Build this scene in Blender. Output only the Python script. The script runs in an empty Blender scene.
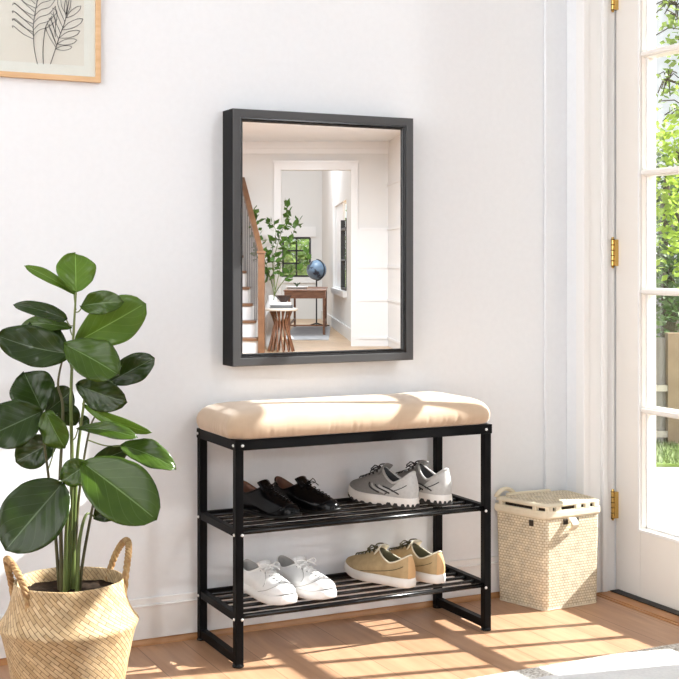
import bpy, bmesh, math, random
from math import sin, cos, pi, radians as R
from mathutils import Vector as V, Matrix as M, noise as NZ
random.seed(7)
C = bpy.context.scene.collection
sc = bpy.context.scene

# ------------------------------------------------------------------ camera frame
F = 1285.0; TH = R(26.2); HOR = 262.0; CX = 339.5; D = 3.237; CH = 1.0
FW = V((sin(TH), cos(TH), 0)); RT = V((cos(TH), -sin(TH), 0)); CAM = V((0, -D, CH))
def U(px, py, w):                      # point seen at a pixel, at a given depth
    return CAM + FW*w + RT*((px-CX)/F*w) + V((0, 0, (HOR-py)/F*w))
def onz(px, py, z):                    # ... on a horizontal plane
    return U(px, py, F*(CH-z)/(py-HOR))
def ony(px, py, off):                  # ... on a plane parallel to the back wall
    t = (px-CX)/F
    Y = D-off
    X = (t*Y*cos(TH)+Y*sin(TH))/(cos(TH)-t*sin(TH))
    w = X*sin(TH)+Y*cos(TH)
    return U(px, py, w)
MIR = 0.058                            # the mirror glass stands this far off the wall
def Hl(u, w, z):                       # hall behind the viewer: place that the mirror shows at (u, w, z)
    p = CAM + FW*w + RT*u
    return V((p.x, -2*MIR-p.y, z))
def hu(px, w): return (px-CX)/F*w
def hz(py, w): return CH-(py-HOR)/F*w

# ------------------------------------------------------------------ helpers
def sm(a, b, x):
    t = max(0, min(1, (x-a)/(b-a))); return t*t*(3-2*t)
def lerp(a, b, t): return a+(b-a)*t

class MB:
    def __init__(s, xf=None):
        s.bm = bmesh.new(); s.xf = xf; s.uv = None
    def p(s, v):
        v = V(v)
        return s.bm.verts.new(s.xf(v.x, v.y, v.z) if s.xf else v)
    def face(s, vs):
        try: return s.bm.faces.new(vs)
        except ValueError: return None
    def box(s, a, b):
        x0, y0, z0 = a; x1, y1, z1 = b
        q = [s.p(c) for c in ((x0,y0,z0),(x1,y0,z0),(x1,y1,z0),(x0,y1,z0),(x0,y0,z1),(x1,y0,z1),(x1,y1,z1),(x0,y1,z1))]
        for f in ((0,3,2,1),(4,5,6,7),(0,1,5,4),(1,2,6,5),(2,3,7,6),(3,0,4,7)): s.face([q[i] for i in f])
        return s
    def hexa(s, pts):                   # 8 corners, bottom ring then top ring
        q = [s.p(c) for c in pts]
        for f in ((0,3,2,1),(4,5,6,7),(0,1,5,4),(1,2,6,5),(2,3,7,6),(3,0,4,7)): s.face([q[i] for i in f])
        return s
    def tube(s, pts, r, n=8, closed=False, caps=True):
        pts = [V(p) for p in pts]; N = len(pts)
        rr = r if callable(r) else (lambda t: r)
        rings = []; up = None
        for i, p in enumerate(pts):
            a = pts[(i-1) % N] if (closed or i > 0) else p
            b = pts[(i+1) % N] if (closed or i < N-1) else p
            t = (b-a).normalized()
            if up is None:
                up = V((0, 0, 1)) if abs(t.z) < .9 else V((1, 0, 0))
            sd = t.cross(up)
            if sd.length < 1e-5: sd = t.orthogonal()
            sd.normalize(); up = sd.cross(t).normalized()
            ra = rr(i/max(1, N-1))
            rings.append([s.p(p+(sd*cos(2*pi*k/n)+up*sin(2*pi*k/n))*ra) for k in range(n)])
        for i in range(N if closed else N-1):
            A = rings[i]; B = rings[(i+1) % N]
            for k in range(n): s.face((A[k], A[(k+1) % n], B[(k+1) % n], B[k]))
        if caps and not closed:
            s.face(rings[0][::-1]); s.face(rings[-1])
        return s
    def bar(s, a, b, w, h=None):         # square bar between two points
        a = V(a); b = V(b); h = h or w
        t = (b-a).normalized(); up = V((0, 0, 1)) if abs(t.z) < .95 else V((0, 1, 0))
        sd = t.cross(up).normalized(); up = sd.cross(t)
        q = []
        for p in (a, b):
            for x, y in ((-1,-1),(1,-1),(1,1),(-1,1)): q.append(p+sd*(x*w/2)+up*(y*h/2))
        return s.hexa(q)
    def grid(s, rows, closed=False, uv=None):
        vs = [[s.p(p) for p in r] for r in rows]
        nU = len(rows[0])
        if uv and not s.uv: s.uv = s.bm.loops.layers.uv.new('UVMap')
        for i in range(len(rows)-1):
            for j in range(nU if closed else nU-1):
                k = (j+1) % nU
                f = s.face((vs[i][j], vs[i][k], vs[i+1][k], vs[i+1][j]))
                if f and uv:
                    for l, (a, b) in zip(f.loops, ((i,j),(i,j+1),(i+1,j+1),(i+1,j))): l[s.uv].uv = uv(a, b)
        return vs
    def lathe(s, prof, n=32, c=(0,0,0), uv=None, cap=False):
        c = V(c)
        rows = [[c+V((r*cos(2*pi*k/n), r*sin(2*pi*k/n), z)) for k in range(n)] for r, z in prof]
        g = s.grid(rows, True, uv)
        if cap:
            s.face(g[0][::-1]); s.face(g[-1])
        return g
    def prism(s, poly, z0, z1):
        a = [s.p((x, y, z0)) for x, y in poly]; b = [s.p((x, y, z1)) for x, y in poly]
        n = len(poly)
        s.face(a[::-1]); s.face(b)
        for i in range(n): s.face((a[i], a[(i+1) % n], b[(i+1) % n], b[i]))
        return s
    def build(s, name, mat, parent=None, smooth=False, bevel=0, sub=0, solid=0, weld=False, recalc=True):
        if weld: bmesh.ops.remove_doubles(s.bm, verts=s.bm.verts, dist=1e-5)
        if recalc: bmesh.ops.recalc_face_normals(s.bm, faces=s.bm.faces)
        me = bpy.data.meshes.new(name)
        if parent is not None:
            inv = parent.matrix_world.inverted() if False else None
        s.bm.to_mesh(me); s.bm.free()
        o = bpy.data.objects.new(name, me); C.objects.link(o)
        if mat: me.materials.append(mat)
        if smooth:
            for f in me.polygons: f.use_smooth = True
        if solid:
            m = o.modifiers.new('thick', 'SOLIDIFY'); m.thickness = solid; m.offset = 0
        if bevel:
            m = o.modifiers.new('round', 'BEVEL'); m.width = bevel; m.segments = 2; m.limit_method = 'ANGLE'
            m.angle_limit = R(40)
        if sub:
            m = o.modifiers.new('soft', 'SUBSURF'); m.levels = sub; m.render_levels = sub
        if parent is not None: o.parent = parent
        return o

def tag(o, label, cat, group=None, kind=None):
    o['label'] = label; o['category'] = cat
    if group: o['group'] = group
    if kind: o['kind'] = kind
    return o
def thing(name, label, cat, loc=(0, 0, 0), rz=0, group=None):
    o = bpy.data.objects.new(name, None); C.objects.link(o)
    o.empty_display_size = .05
    o.location = loc; o.rotation_euler = (0, 0, rz)
    return tag(o, label, cat, group)
def structure(o):
    o['kind'] = 'structure'; return o
class Rel:                                # world coordinates -> the local coordinates of a thing
    def __init__(s, loc): s.l = V(loc)
    def __call__(s, x, y, z): return V((x, y, z))-s.l

# ------------------------------------------------------------------ materials
def mat(name, col, rough=.5, metal=0, **k):
    m = bpy.data.materials.new(name); m.use_nodes = True
    b = m.node_tree.nodes['Principled BSDF']
    b.inputs['Base Color'].default_value = (*col, 1); b.inputs['Roughness'].default_value = rough
    b.inputs['Metallic'].default_value = metal
    for kk, vv in k.items(): b.inputs[kk.replace('_', ' ')].default_value = vv
    return m
def nodes(m): return m.node_tree.nodes, m.node_tree.links, m.node_tree.nodes['Principled BSDF']
def coords(m, kind='Object', scale=(1,1,1), rot=(0,0,0)):
    n, l, b = nodes(m)
    t = n.new('ShaderNodeTexCoord'); mp = n.new('ShaderNodeMapping')
    mp.inputs['Scale'].default_value = scale; mp.inputs['Rotation'].default_value = rot
    l.new(t.outputs[kind], mp.inputs['Vector']); return mp
def noisy(m, c1, c2, scale=8, stretch=(1,1,1), bump=0, detail=4, lo=.35, hi=.65, dist=0, kind='Object'):
    n, l, b = nodes(m); mp = coords(m, kind, stretch)
    t = n.new('ShaderNodeTexNoise'); t.inputs['Scale'].default_value = scale; t.inputs['Detail'].default_value = detail
    t.inputs['Distortion'].default_value = dist
    r = n.new('ShaderNodeValToRGB'); r.color_ramp.elements[0].position = lo; r.color_ramp.elements[1].position = hi
    r.color_ramp.elements[0].color = (*c1, 1); r.color_ramp.elements[1].color = (*c2, 1)
    l.new(mp.outputs[0], t.inputs['Vector']); l.new(t.outputs['Fac'], r.inputs['Fac']); l.new(r.outputs[0], b.inputs['Base Color'])
    if bump:
        q = n.new('ShaderNodeBump'); q.inputs['Strength'].default_value = bump; q.inputs['Distance'].default_value = .002
        l.new(t.outputs['Fac'], q.inputs['Height']); l.new(q.outputs[0], b.inputs['Normal'])
    return m
def noisemat(name, c1, c2, rough=.5, **k):
    ex = {a: k.pop(a) for a in list(k) if a[0].isupper()}
    return noisy(mat(name, c1, rough, **ex), c1, c2, **k)

WALL = noisemat('wall paint', (.785,.803,.828), (.80,.818,.843), .6, scale=60, bump=.03)
TRIM = mat('white trim paint', (.82,.815,.81), .32)
DOORP = mat('cream door paint', (.80,.765,.72), .35)
BLACKM = noisemat('black powder coat', (.0030,.0030,.0034), (.0042,.0042,.0047), .5, scale=300, bump=.08, Specular_IOR_Level=.09)
RODM = mat('black glossy rod', (.003,.003,.0034), .22, Specular_IOR_Level=.3)
CHROME = mat('bright screw', (.8,.8,.8), .3, .3)
BRASS = mat('brass', (.62,.42,.14), .25, 1)
BRASSD = mat('dark brass', (.12,.07,.02), .4, 1)
FRAMEM = mat('graphite frame', (.070,.070,.072), .4, 0, Specular_IOR_Level=.3)
FRAMEB = mat('frame side shade', (.0035,.0035,.004), .45, 0, Specular_IOR_Level=.1)  # near-black copy of the frame colour, for its shaded side
MOULD = mat('black lacquer moulding', (.012,.012,.013), .2, 0, Specular_IOR_Level=.5)
SILVER = mat('silvered glass', (.93,.94,.94), 0.0, 1)
OAK = noisemat('pale oak', (.62,.38,.19), (.72,.48,.27), .45, scale=6, stretch=(1,1,12), detail=6)
THRESH = noisemat('threshold oak', (.36,.15,.045), (.46,.21,.075), .35, scale=12, stretch=(8,1,1))
STRIP = mat('near-black strip', (.012,.009,.009), .6)

def floor_mat(name, base1, base2, base3, along='Y', pw=.125, pl=1.5):
    m = mat(name, base1, .36); n, l, b = nodes(m)
    mp = coords(m, 'Object', (1,1,1), (0,0,R(90) if along == 'Y' else 0))
    br = n.new('ShaderNodeTexBrick'); br.offset = .37; br.offset_frequency = 2
    br.inputs['Scale'].default_value = 1; br.inputs['Brick Width'].default_value = pl; br.inputs['Row Height'].default_value = pw
    br.inputs['Mortar Size'].default_value = .0012; br.inputs['Mortar Smooth'].default_value = .1; br.inputs['Bias'].default_value = 0
    br.inputs['Color1'].default_value = (*base1,1); br.inputs['Color2'].default_value = (*base2,1)
    br.inputs['Mortar'].default_value = tuple(c*.62 for c in base3)+(1,)
    l.new(mp.outputs[0], br.inputs['Vector'])
    mp2 = coords(m, 'Object', (14,1.1,1) if along == 'Y' else (1.1,14,1))
    g = n.new('ShaderNodeTexNoise'); g.inputs['Scale'].default_value = 3; g.inputs['Detail'].default_value = 8; g.inputs['Distortion'].default_value = .6
    l.new(mp2.outputs[0], g.inputs['Vector'])
    r = n.new('ShaderNodeValToRGB'); r.color_ramp.elements[0].position = .3; r.color_ramp.elements[1].position = .7
    r.color_ramp.elements[0].color = (.80,.76,.72,1); r.color_ramp.elements[1].color = (1.06,1.04,1.02,1)
    l.new(g.outputs['Fac'], r.inputs['Fac'])
    mx = n.new('ShaderNodeMix'); mx.data_type = 'RGBA'; mx.blend_type = 'MULTIPLY'; mx.inputs[0].default_value = 1
    l.new(br.outputs['Color'], mx.inputs[6]); l.new(r.outputs[0], mx.inputs[7]); l.new(mx.outputs[2], b.inputs['Base Color'])
    bp = n.new('ShaderNodeBump'); bp.inputs['Strength'].default_value = .12; bp.inputs['Distance'].default_value = .002
    l.new(g.outputs['Fac'], bp.inputs['Height']); l.new(bp.outputs[0], b.inputs['Normal'])
    return m
FLOOR = floor_mat('oak floor', (.49,.292,.180), (.435,.252,.15), (.35,.20,.118))
HFLOOR = floor_mat('hall oak floor', (.60,.42,.25), (.55,.37,.21), (.4,.25,.14))

def glass_mat(name):
    m = bpy.data.materials.new(name); m.use_nodes = True; n = m.node_tree.nodes; l = m.node_tree.links
    n.remove(n['Principled BSDF']); o = n['Material Output']
    t = n.new('ShaderNodeBsdfTransparent'); t.inputs[0].default_value = (.97,.985,.98,1)
    g = n.new('ShaderNodeBsdfGlossy'); g.inputs['Roughness'].default_value = .0
    x = n.new('ShaderNodeMixShader'); x.inputs[0].default_value = .04; l.new(t.outputs[0], x.inputs[1]); l.new(g.outputs[0], x.inputs[2])
    l.new(x.outputs[0], o.inputs[0]); return m
GLASS = glass_mat('window glass')

# ------------------------------------------------------------------ room shell
WX = 2.362                       # inner face of the right wall
b = MB(); b.box((-1.6, 0, 0), (2.60, .16, 3.1)); structure(b.build('wall_back', WALL))
YE = -1.12                       # end of the right wall
DY0, DY1 = -.094, -.985          # door opening
b = MB()
b.box((WX, DY0, 0), (2.60, 0, 4.6)); b.box((WX, YE, 0), (2.60, DY1, 4.6)); b.box((WX, DY1, 2.13), (2.60, DY0, 4.6))  # raised above room height to keep the sun out
structure(b.build('wall_right', WALL))
b = MB(); b.box((-1.6, -24, -.06), (2.60, .0, 0)); b.box((2.60, -24, -.06), (14, YE, 0))
structure(b.build('floor', FLOOR))
# corner board on the back wall
xc = ony(543.5, 300, 0).x
b = MB(); b.box((xc, -.013, 0), (WX, 0, 3.1)); structure(b.build('trim_corner', WALL, bevel=.002))
# baseboard with a stepped top and a wooden shoe moulding
b = MB()
b.box((-1.6, -.010, .017), (xc, 0, .105)); b.box((-1.6, -.006, .105), (xc, 0, .123)); b.box((-1.6, -.013, .100), (xc, 0, .106))
structure(b.build('baseboard_back', TRIM, bevel=.002))
SHOE = noisemat('oak shoe moulding', (.42,.20,.08), (.50,.26,.11), .4, scale=8, stretch=(1,10,10))
b = MB(); q = []
for k in range(6):
    a = k/5*pi/2; q.append((-.0115*cos(a), .018*sin(a)))
rows = [[V((x, y, z)) for y, z in q] for x in (-1.6, xc)]
b.grid(rows); b.box((-1.6, -.006, 0), (xc, 0, .019))
structure(b.build('trim_shoe', SHOE))
# unseen slanting wall, added tall to keep the sun off the floor
b = MB(); a_, c_ = V((2.60, YE, 0)), V((8.2, -10.2, 0)); o_ = V((.15, .09, 0)); h_ = V((0, 0, 4.6))
b.hexa([a_, c_, c_+o_, a_+o_+V((-.15, -.09, 0))+V((.001, .09, 0)), a_+h_, c_+h_, c_+o_+h_, a_+h_+V((.001, .09, 0))]); structure(b.build('wall_sunblock', WALL))
b = MB(); b.box((-1.75, -5.4, 0), (-1.6, .16, 3.1)); structure(b.build('wall_left', WALL))  # unseen wall, added to hold back low sky light
b = MB(); b.box((-1.75, -5.55, 0), (3.35, -5.4, 3.83)); structure(b.build('wall_front', WALL))  # unseen wall, added and sized to shade the lower back wall
# moulded jamb of the door, seen in the deep reveal
b = MB()
b.box((WX-.004, DY0-.010, 0), (WX+.018, DY0+.03, 2.14)); b.box((WX+.018, DY0-.005, 0), (2.43, DY0+.02, 2.14))
b.box((2.425, DY0-.016, 0), (2.444, DY0+.02, 2.14)); b.box((2.444, DY0-.007, 0), (2.476, DY0+.02, 2.14))
b.box((WX-.004, DY1-.02, 0), (2.476, DY1+.008, 2.14)); b.box((WX-.004, DY1, 2.118), (2.476, DY0, 2.15))
structure(b.build('trim_doorway', TRIM, bevel=.003))
b = MB(); b.box((2.405, DY1+.01, 0), (2.59, DY0-.011, .0042)); b.box((2.392, DY1+.01, 0), (2.4045, DY0-.011, .0028))
structure(b.build('trim_threshold', THRESH, bevel=.003))

# glazed door
DX0, DX1 = 2.480, 2.540
door = bpy.data.objects.new('door_1', None); C.objects.link(door); door.location = (DX0, DY0, 0); structure(door)
door['label'] = 'cream painted glazed door with brass hinges at right'
rl = Rel(door.location)
GY0, GY1, GZ0, GZ1 = -.215, -.845, .209, 1.968
b = MB(rl)
b.box((DX0, GY0, .007), (DX1, DY0-.007, 2.105)); b.box((DX0, DY1+.012, .007), (DX1, GY1, 2.105))
b.box((DX0, GY1, .007), (DX1, GY0, GZ0)); b.box((DX0, GY1, GZ1), (DX1, GY0, 2.105))
b.build('door_frame', DOORP, door, bevel=.002)
b = MB(rl); b.box((DX0-.030, DY1+.012, .0045), (DX1-.006, DY0-.018, .0075)); b.build('door_strip', STRIP, door)  # near-black strip under and in front of the door
b = MB(rl)
t = .008                        # raised glazing bead round the opening
for x0, x1 in ((DX0-.004, DX0+.005), (DX0+.022, DX0+.028)):
    k = t if x0 < DX0 else .006
    s_ = 1 if x0 < DX0 else -1
    b.box((x0, GY0 if s_ > 0 else GY0-k, GZ0-(k if s_>0 else 0)), (x1, GY0+k if s_ > 0 else GY0, GZ1+(k if s_>0 else 0)))
    b.box((x0, GY1-(k if s_>0 else 0), GZ0-(k if s_>0 else 0)), (x1, GY1+(0 if s_>0 else k), GZ1+(k if s_>0 else 0)))
    b.box((x0, GY1, GZ0-k if s_ > 0 else GZ0), (x1, GY0, GZ0 if s_ > 0 else GZ0+k))
    b.box((x0, GY1, GZ1 if s_ > 0 else GZ1-k), (x1, GY0, GZ1+k if s_ > 0 else GZ1))
b.build('glazing_bead', TRIM, door, bevel=.001)
b = MB(rl); b.box((DX1-.010, GY1-.005, GZ0-.005), (DX1-.007, GY0+.005, GZ1+.005)); b.build('glass_pane', GLASS, door)
for k in range(1, 5):
    z = GZ0+(GZ1-GZ0)*k/5
    b = MB(rl); b.box((DX0+.010, GY1, z-.010), (DX1-.004, GY0, z+.010)); b.box((DX0+.001, GY1, z-.006), (DX0+.012, GY0, z+.006))
    b.build('muntin', DOORP, door, bevel=.002)
for k in range(1, 4):
    y = -.42-.14*(k-1)
    b = MB(rl); b.box((DX0+.012, y-.009, GZ0), (DX1-.004, y+.009, GZ1)); b.build('muntin', DOORP, door, bevel=.002)
for zc in (.263, 1.028, 1.805):
    b = MB(rl); xh, yh = DX0-.014, DY0-.010
    g = [(0, -.047), (.003, -.047), (.005, -.042), (.0042, -.040)]
    for i in range(5):
        z0 = -.040+i*.016
        g += [(.0055, z0+.001), (.0055, z0+.0145), (.0044, z0+.015), (.0044, z0+.016)]
    g += [(.005, .042), (.003, .048), (0, .048)]
    b.lathe(g, 14, (xh, yh, zc)); b.box((xh, yh-.010, zc-.040), (DX0+.001, yh+.003, zc+.040))
    h = b.build('hinge', BRASS, door, smooth=False)
    b = MB(rl)
    for i in range(6): b.lathe([(.0058, -.0012), (.0062, 0), (.0058, .0012)], 14, (xh, yh, zc-.040+i*.016))
    b.build('hinge_joint', BRASSD, h).parent = h; h.children[0].location = (0, 0, 0)
    h['label'] = 'brass hinge'
b = MB(rl); b.tube([(DX0, DY1+.06, 1.0), (DX0-.05, DY1+.06, 1.0), (DX0-.05, DY1+.16, 1.0)], .009, 10)
b.box((DX0-.006, DY1+.035, .93), (DX0, DY1+.085, 1.09)); b.build('handle', BRASS, door, bevel=.002)

# ------------------------------------------------------------------ shoe bench
BX0, BX1, BY0, BY1 = 1.166, 1.909, -.290, -.0125
BT = .560; LW = .021
bench = thing('shoe_bench', 'black metal shoe bench with two slatted shelves and beige cushioned seat', 'bench', ((BX0+BX1)/2, (BY0+BY1)/2, 0))
rl = Rel(bench.location)
for x in (BX0, BX1-LW):
    for y in (BY0, BY1-LW):
        b = MB(rl); b.box((x, y, .006), (x+LW, y+LW, BT-.001)); leg = b.build('leg', BLACKM, bench, bevel=.0015)
        b = MB(rl); b.lathe([(.014, 0), (.015, .003), (.011, .009), (.004, .009)], 16, (x+LW/2, y+LW/2, 0), cap=True)
        b.build('foot_pad', RODM, leg)
b = MB(rl)
b.box((BX0-.002, BY0-.002, BT-.025), (BX1+.002, BY0+LW, BT)); b.box((BX0-.002, BY1-LW, BT-.025), (BX1+.002, BY1, BT))
b.box((BX0-.002, BY0+LW, BT-.025), (BX0+LW, BY1-LW, BT)); b.box((BX1-LW, BY0+LW, BT-.025), (BX1+.002, BY1-LW, BT))
b.build('seat_frame', BLACKM, bench, bevel=.0012)
for x in (BX0, BX1-LW):
    b = MB(rl); b.box((x+.001, BY0+LW, .008), (x+LW-.001, BY1-LW, .030)); b.build('base_rail', BLACKM, bench, bevel=.0012)
SH = (.338, .130)
for zt in SH:
    b = MB(rl)
    for x in (BX0+.002, BX1-LW+.002): b.box((x, BY0+LW, zt-.018), (x+LW-.004, BY1-LW, zt+.002))
    b.box((BX0+LW, BY1-LW+.004, zt-.014), (BX1-LW, BY1-.004, zt+.002))
    sh = b.build('shelf_rail', BLACKM, bench, bevel=.0012)
    ny = 6
    for k in range(ny):
        y = lerp(BY0+.008, BY1-.038, k/(ny-1))
        b = MB(rl); x0, x1 = (BX0+LW-.002, BX1-LW+.002) if k == 0 else (BX0+LW-.004, BX1-LW+.004)
        b.tube([(x0, y, zt-.006), (x1, y, zt-.006)], .0065 if k == 0 else .0046, 12); b.build('shelf_rod', RODM, bench, smooth=True)
for zt in (BT-.013, SH[0]-.012, SH[1]-.012):
    for y in (BY0+LW/2, BY1-LW/2):
        b = MB(); b.lathe([(.0001, -.0022), (.003, -.0018), (.0038, 0), (.0038, .001)], 12)
        o = b.build('screw', CHROME, bench, smooth=True); o.rotation_euler = (0, R(90), 0)
        o.location = V((BX0-.001 if zt < .5 else BX0-.003, y, zt))-bench.location
    for x in (BX0+LW-.004, BX1-LW+.004):
        b = MB(); b.lathe([(.0001, -.0022), (.003, -.0018), (.0038, 0), (.0038, .001)], 12)
        o = b.build('screw', CHROME, bench, smooth=True); o.rotation_euler = (R(-90), 0, 0)
        o.location = V((x, BY0-.001 if zt < .5 else BY0-.003, zt))-bench.location
# cushion
CUSH = noisemat('beige velvet', (.47,.335,.225), (.53,.385,.265), .85, scale=14, detail=5, Sheen_Weight=.35, bump=.1)
cx, cy = (BX0+BX1)/2, (BY0+BY1)/2; hx, hy = (BX1-BX0)/2+.008, (BY1-BY0)/2+.003
def rrect(hx, hy, r, n):
    pts = []; L = [2*(hx-r), pi*r/2, 2*(hy-r), pi*r/2]*2
    tot = sum(L[:4])*2
    for i in range(n):
        s = i/n*tot; k = 0
        while s > L[k % 8]+1e-9: s -= L[k % 8]; k += 1
        a = s/max(1e-9, L[k])
        if k == 0: pts.append((lerp(-(hx-r), hx-r, a), -hy))
        elif k == 1: t = -pi/2+a*pi/2; pts.append((hx-r+r*cos(t), -(hy-r)+r*sin(t)))
        elif k == 2: pts.append((hx, lerp(-(hy-r), hy-r, a)))
        elif k == 3: t = a*pi/2; pts.append((hx-r+r*cos(t), hy-r+r*sin(t)))
        elif k == 4: pts.append((lerp(hx-r, -(hx-r), a), hy))
        elif k == 5: t = pi/2+a*pi/2; pts.append((-(hx-r)+r*cos(t), hy-r+r*sin(t)))
        elif k == 6: pts.append((-hx, lerp(hy-r, -(hy-r), a)))
        else: t = pi+a*pi/2; pts.append((-(hx-r)+r*cos(t), -(hy-r)+r*sin(t)))
    return pts
NP = 420
random.seed(5)
creases = [(random.random(), random.uniform(.0012, .0035), random.uniform(.6, 1.6)) for _ in range(120)]
prof = [(-.012, 0, .03)]+[(.010*sin(a), 0+.030*(1-cos(a))*1.05, .035) for a in (R(20), R(45), R(75))]
rows = []
levels = [(.012, 0), (.003, .002), (-.002, .008), (-.005, .018), (-.005, .030), (-.001, .042), (.007, .053), (.018, .061), (.034, .067), (.055, .071), (.08, .074), (.105, .0758), (.120, .0766), (.131, .077)]
for ins, z in levels:
    r = max(.012, .045-ins*.3)
    ring = rrect(hx-ins, hy-ins, min(r, hy-ins-.001), NP)
    row = []
    for i, (x, y) in enumerate(ring):
        u = i/NP; d = 0
        side = sm(.0, .006, z)*(1-sm(.010, .036, z))
        for c0, am, wd in creases:
            dd = (u-c0-.0012*(z/.02)*(1 if c0*37 % 1 > .5 else -1)); dd -= round(dd)
            dd *= 2*(hx+hy)*2
            if abs(dd) < .02: d -= am*.75*math.exp(-(dd/(.0022*wd))**2)
        d *= side
        nrm = V((x/hx, y/hy, 0)).normalized() if abs(x) > hx-.05 else V((0, 1 if y > 0 else -1, 0))
        nz = NZ.noise(V((x*7, y*7, z*9)))*.0012
        row.append(V((cx+x+nrm.x*d, cy+y+nrm.y*d, BT+z+nz*sm(.02, .06, z))))
    rows.append(row)
b = MB(rl); g = b.grid(rows, True)
top = [s for s in g[-1]]
b.face(top); b.face(g[0][::-1])
b.build('seat_cushion', CUSH, bench, smooth=True)

# ------------------------------------------------------------------ shoes
BLK = mat('black patent leather', (.0022,.0022,.0026), .15, Specular_IOR_Level=.17)
BLKS = mat('black rubber sole', (.004,.004,.004), .4, Specular_IOR_Level=.2)
BRN = noisemat('brown leather lining', (.10,.035,.015), (.15,.055,.025), .5, scale=20)
WLE = noisemat('white leather', (.80,.79,.78), (.83,.82,.81), .42, scale=90, bump=.05)
WRB = mat('white rubber', (.80,.78,.76), .5)
GLI = mat('grey lining', (.36,.345,.33), .8)
GRY = noisemat('grey mesh fabric', (.20,.19,.18), (.27,.26,.25), .75, scale=500, bump=.3)
GRL = noisemat('light grey synthetic', (.44,.43,.415), (.50,.49,.47), .55, scale=120)
DKL = mat('charcoal lining', (.035,.035,.037), .85)
TAN = noisemat('tan canvas', (.40,.285,.145), (.47,.34,.18), .8, scale=60, bump=.15)
OLV = mat('olive lining', (.075,.065,.03), .85)
CRM = mat('cream piping', (.72,.66,.52), .7)
CRMS = noisemat('off white foam sole', (.74,.70,.65), (.79,.75,.71), .6, scale=30)
LUG = mat('black outsole', (.02,.02,.02), .6)

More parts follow.
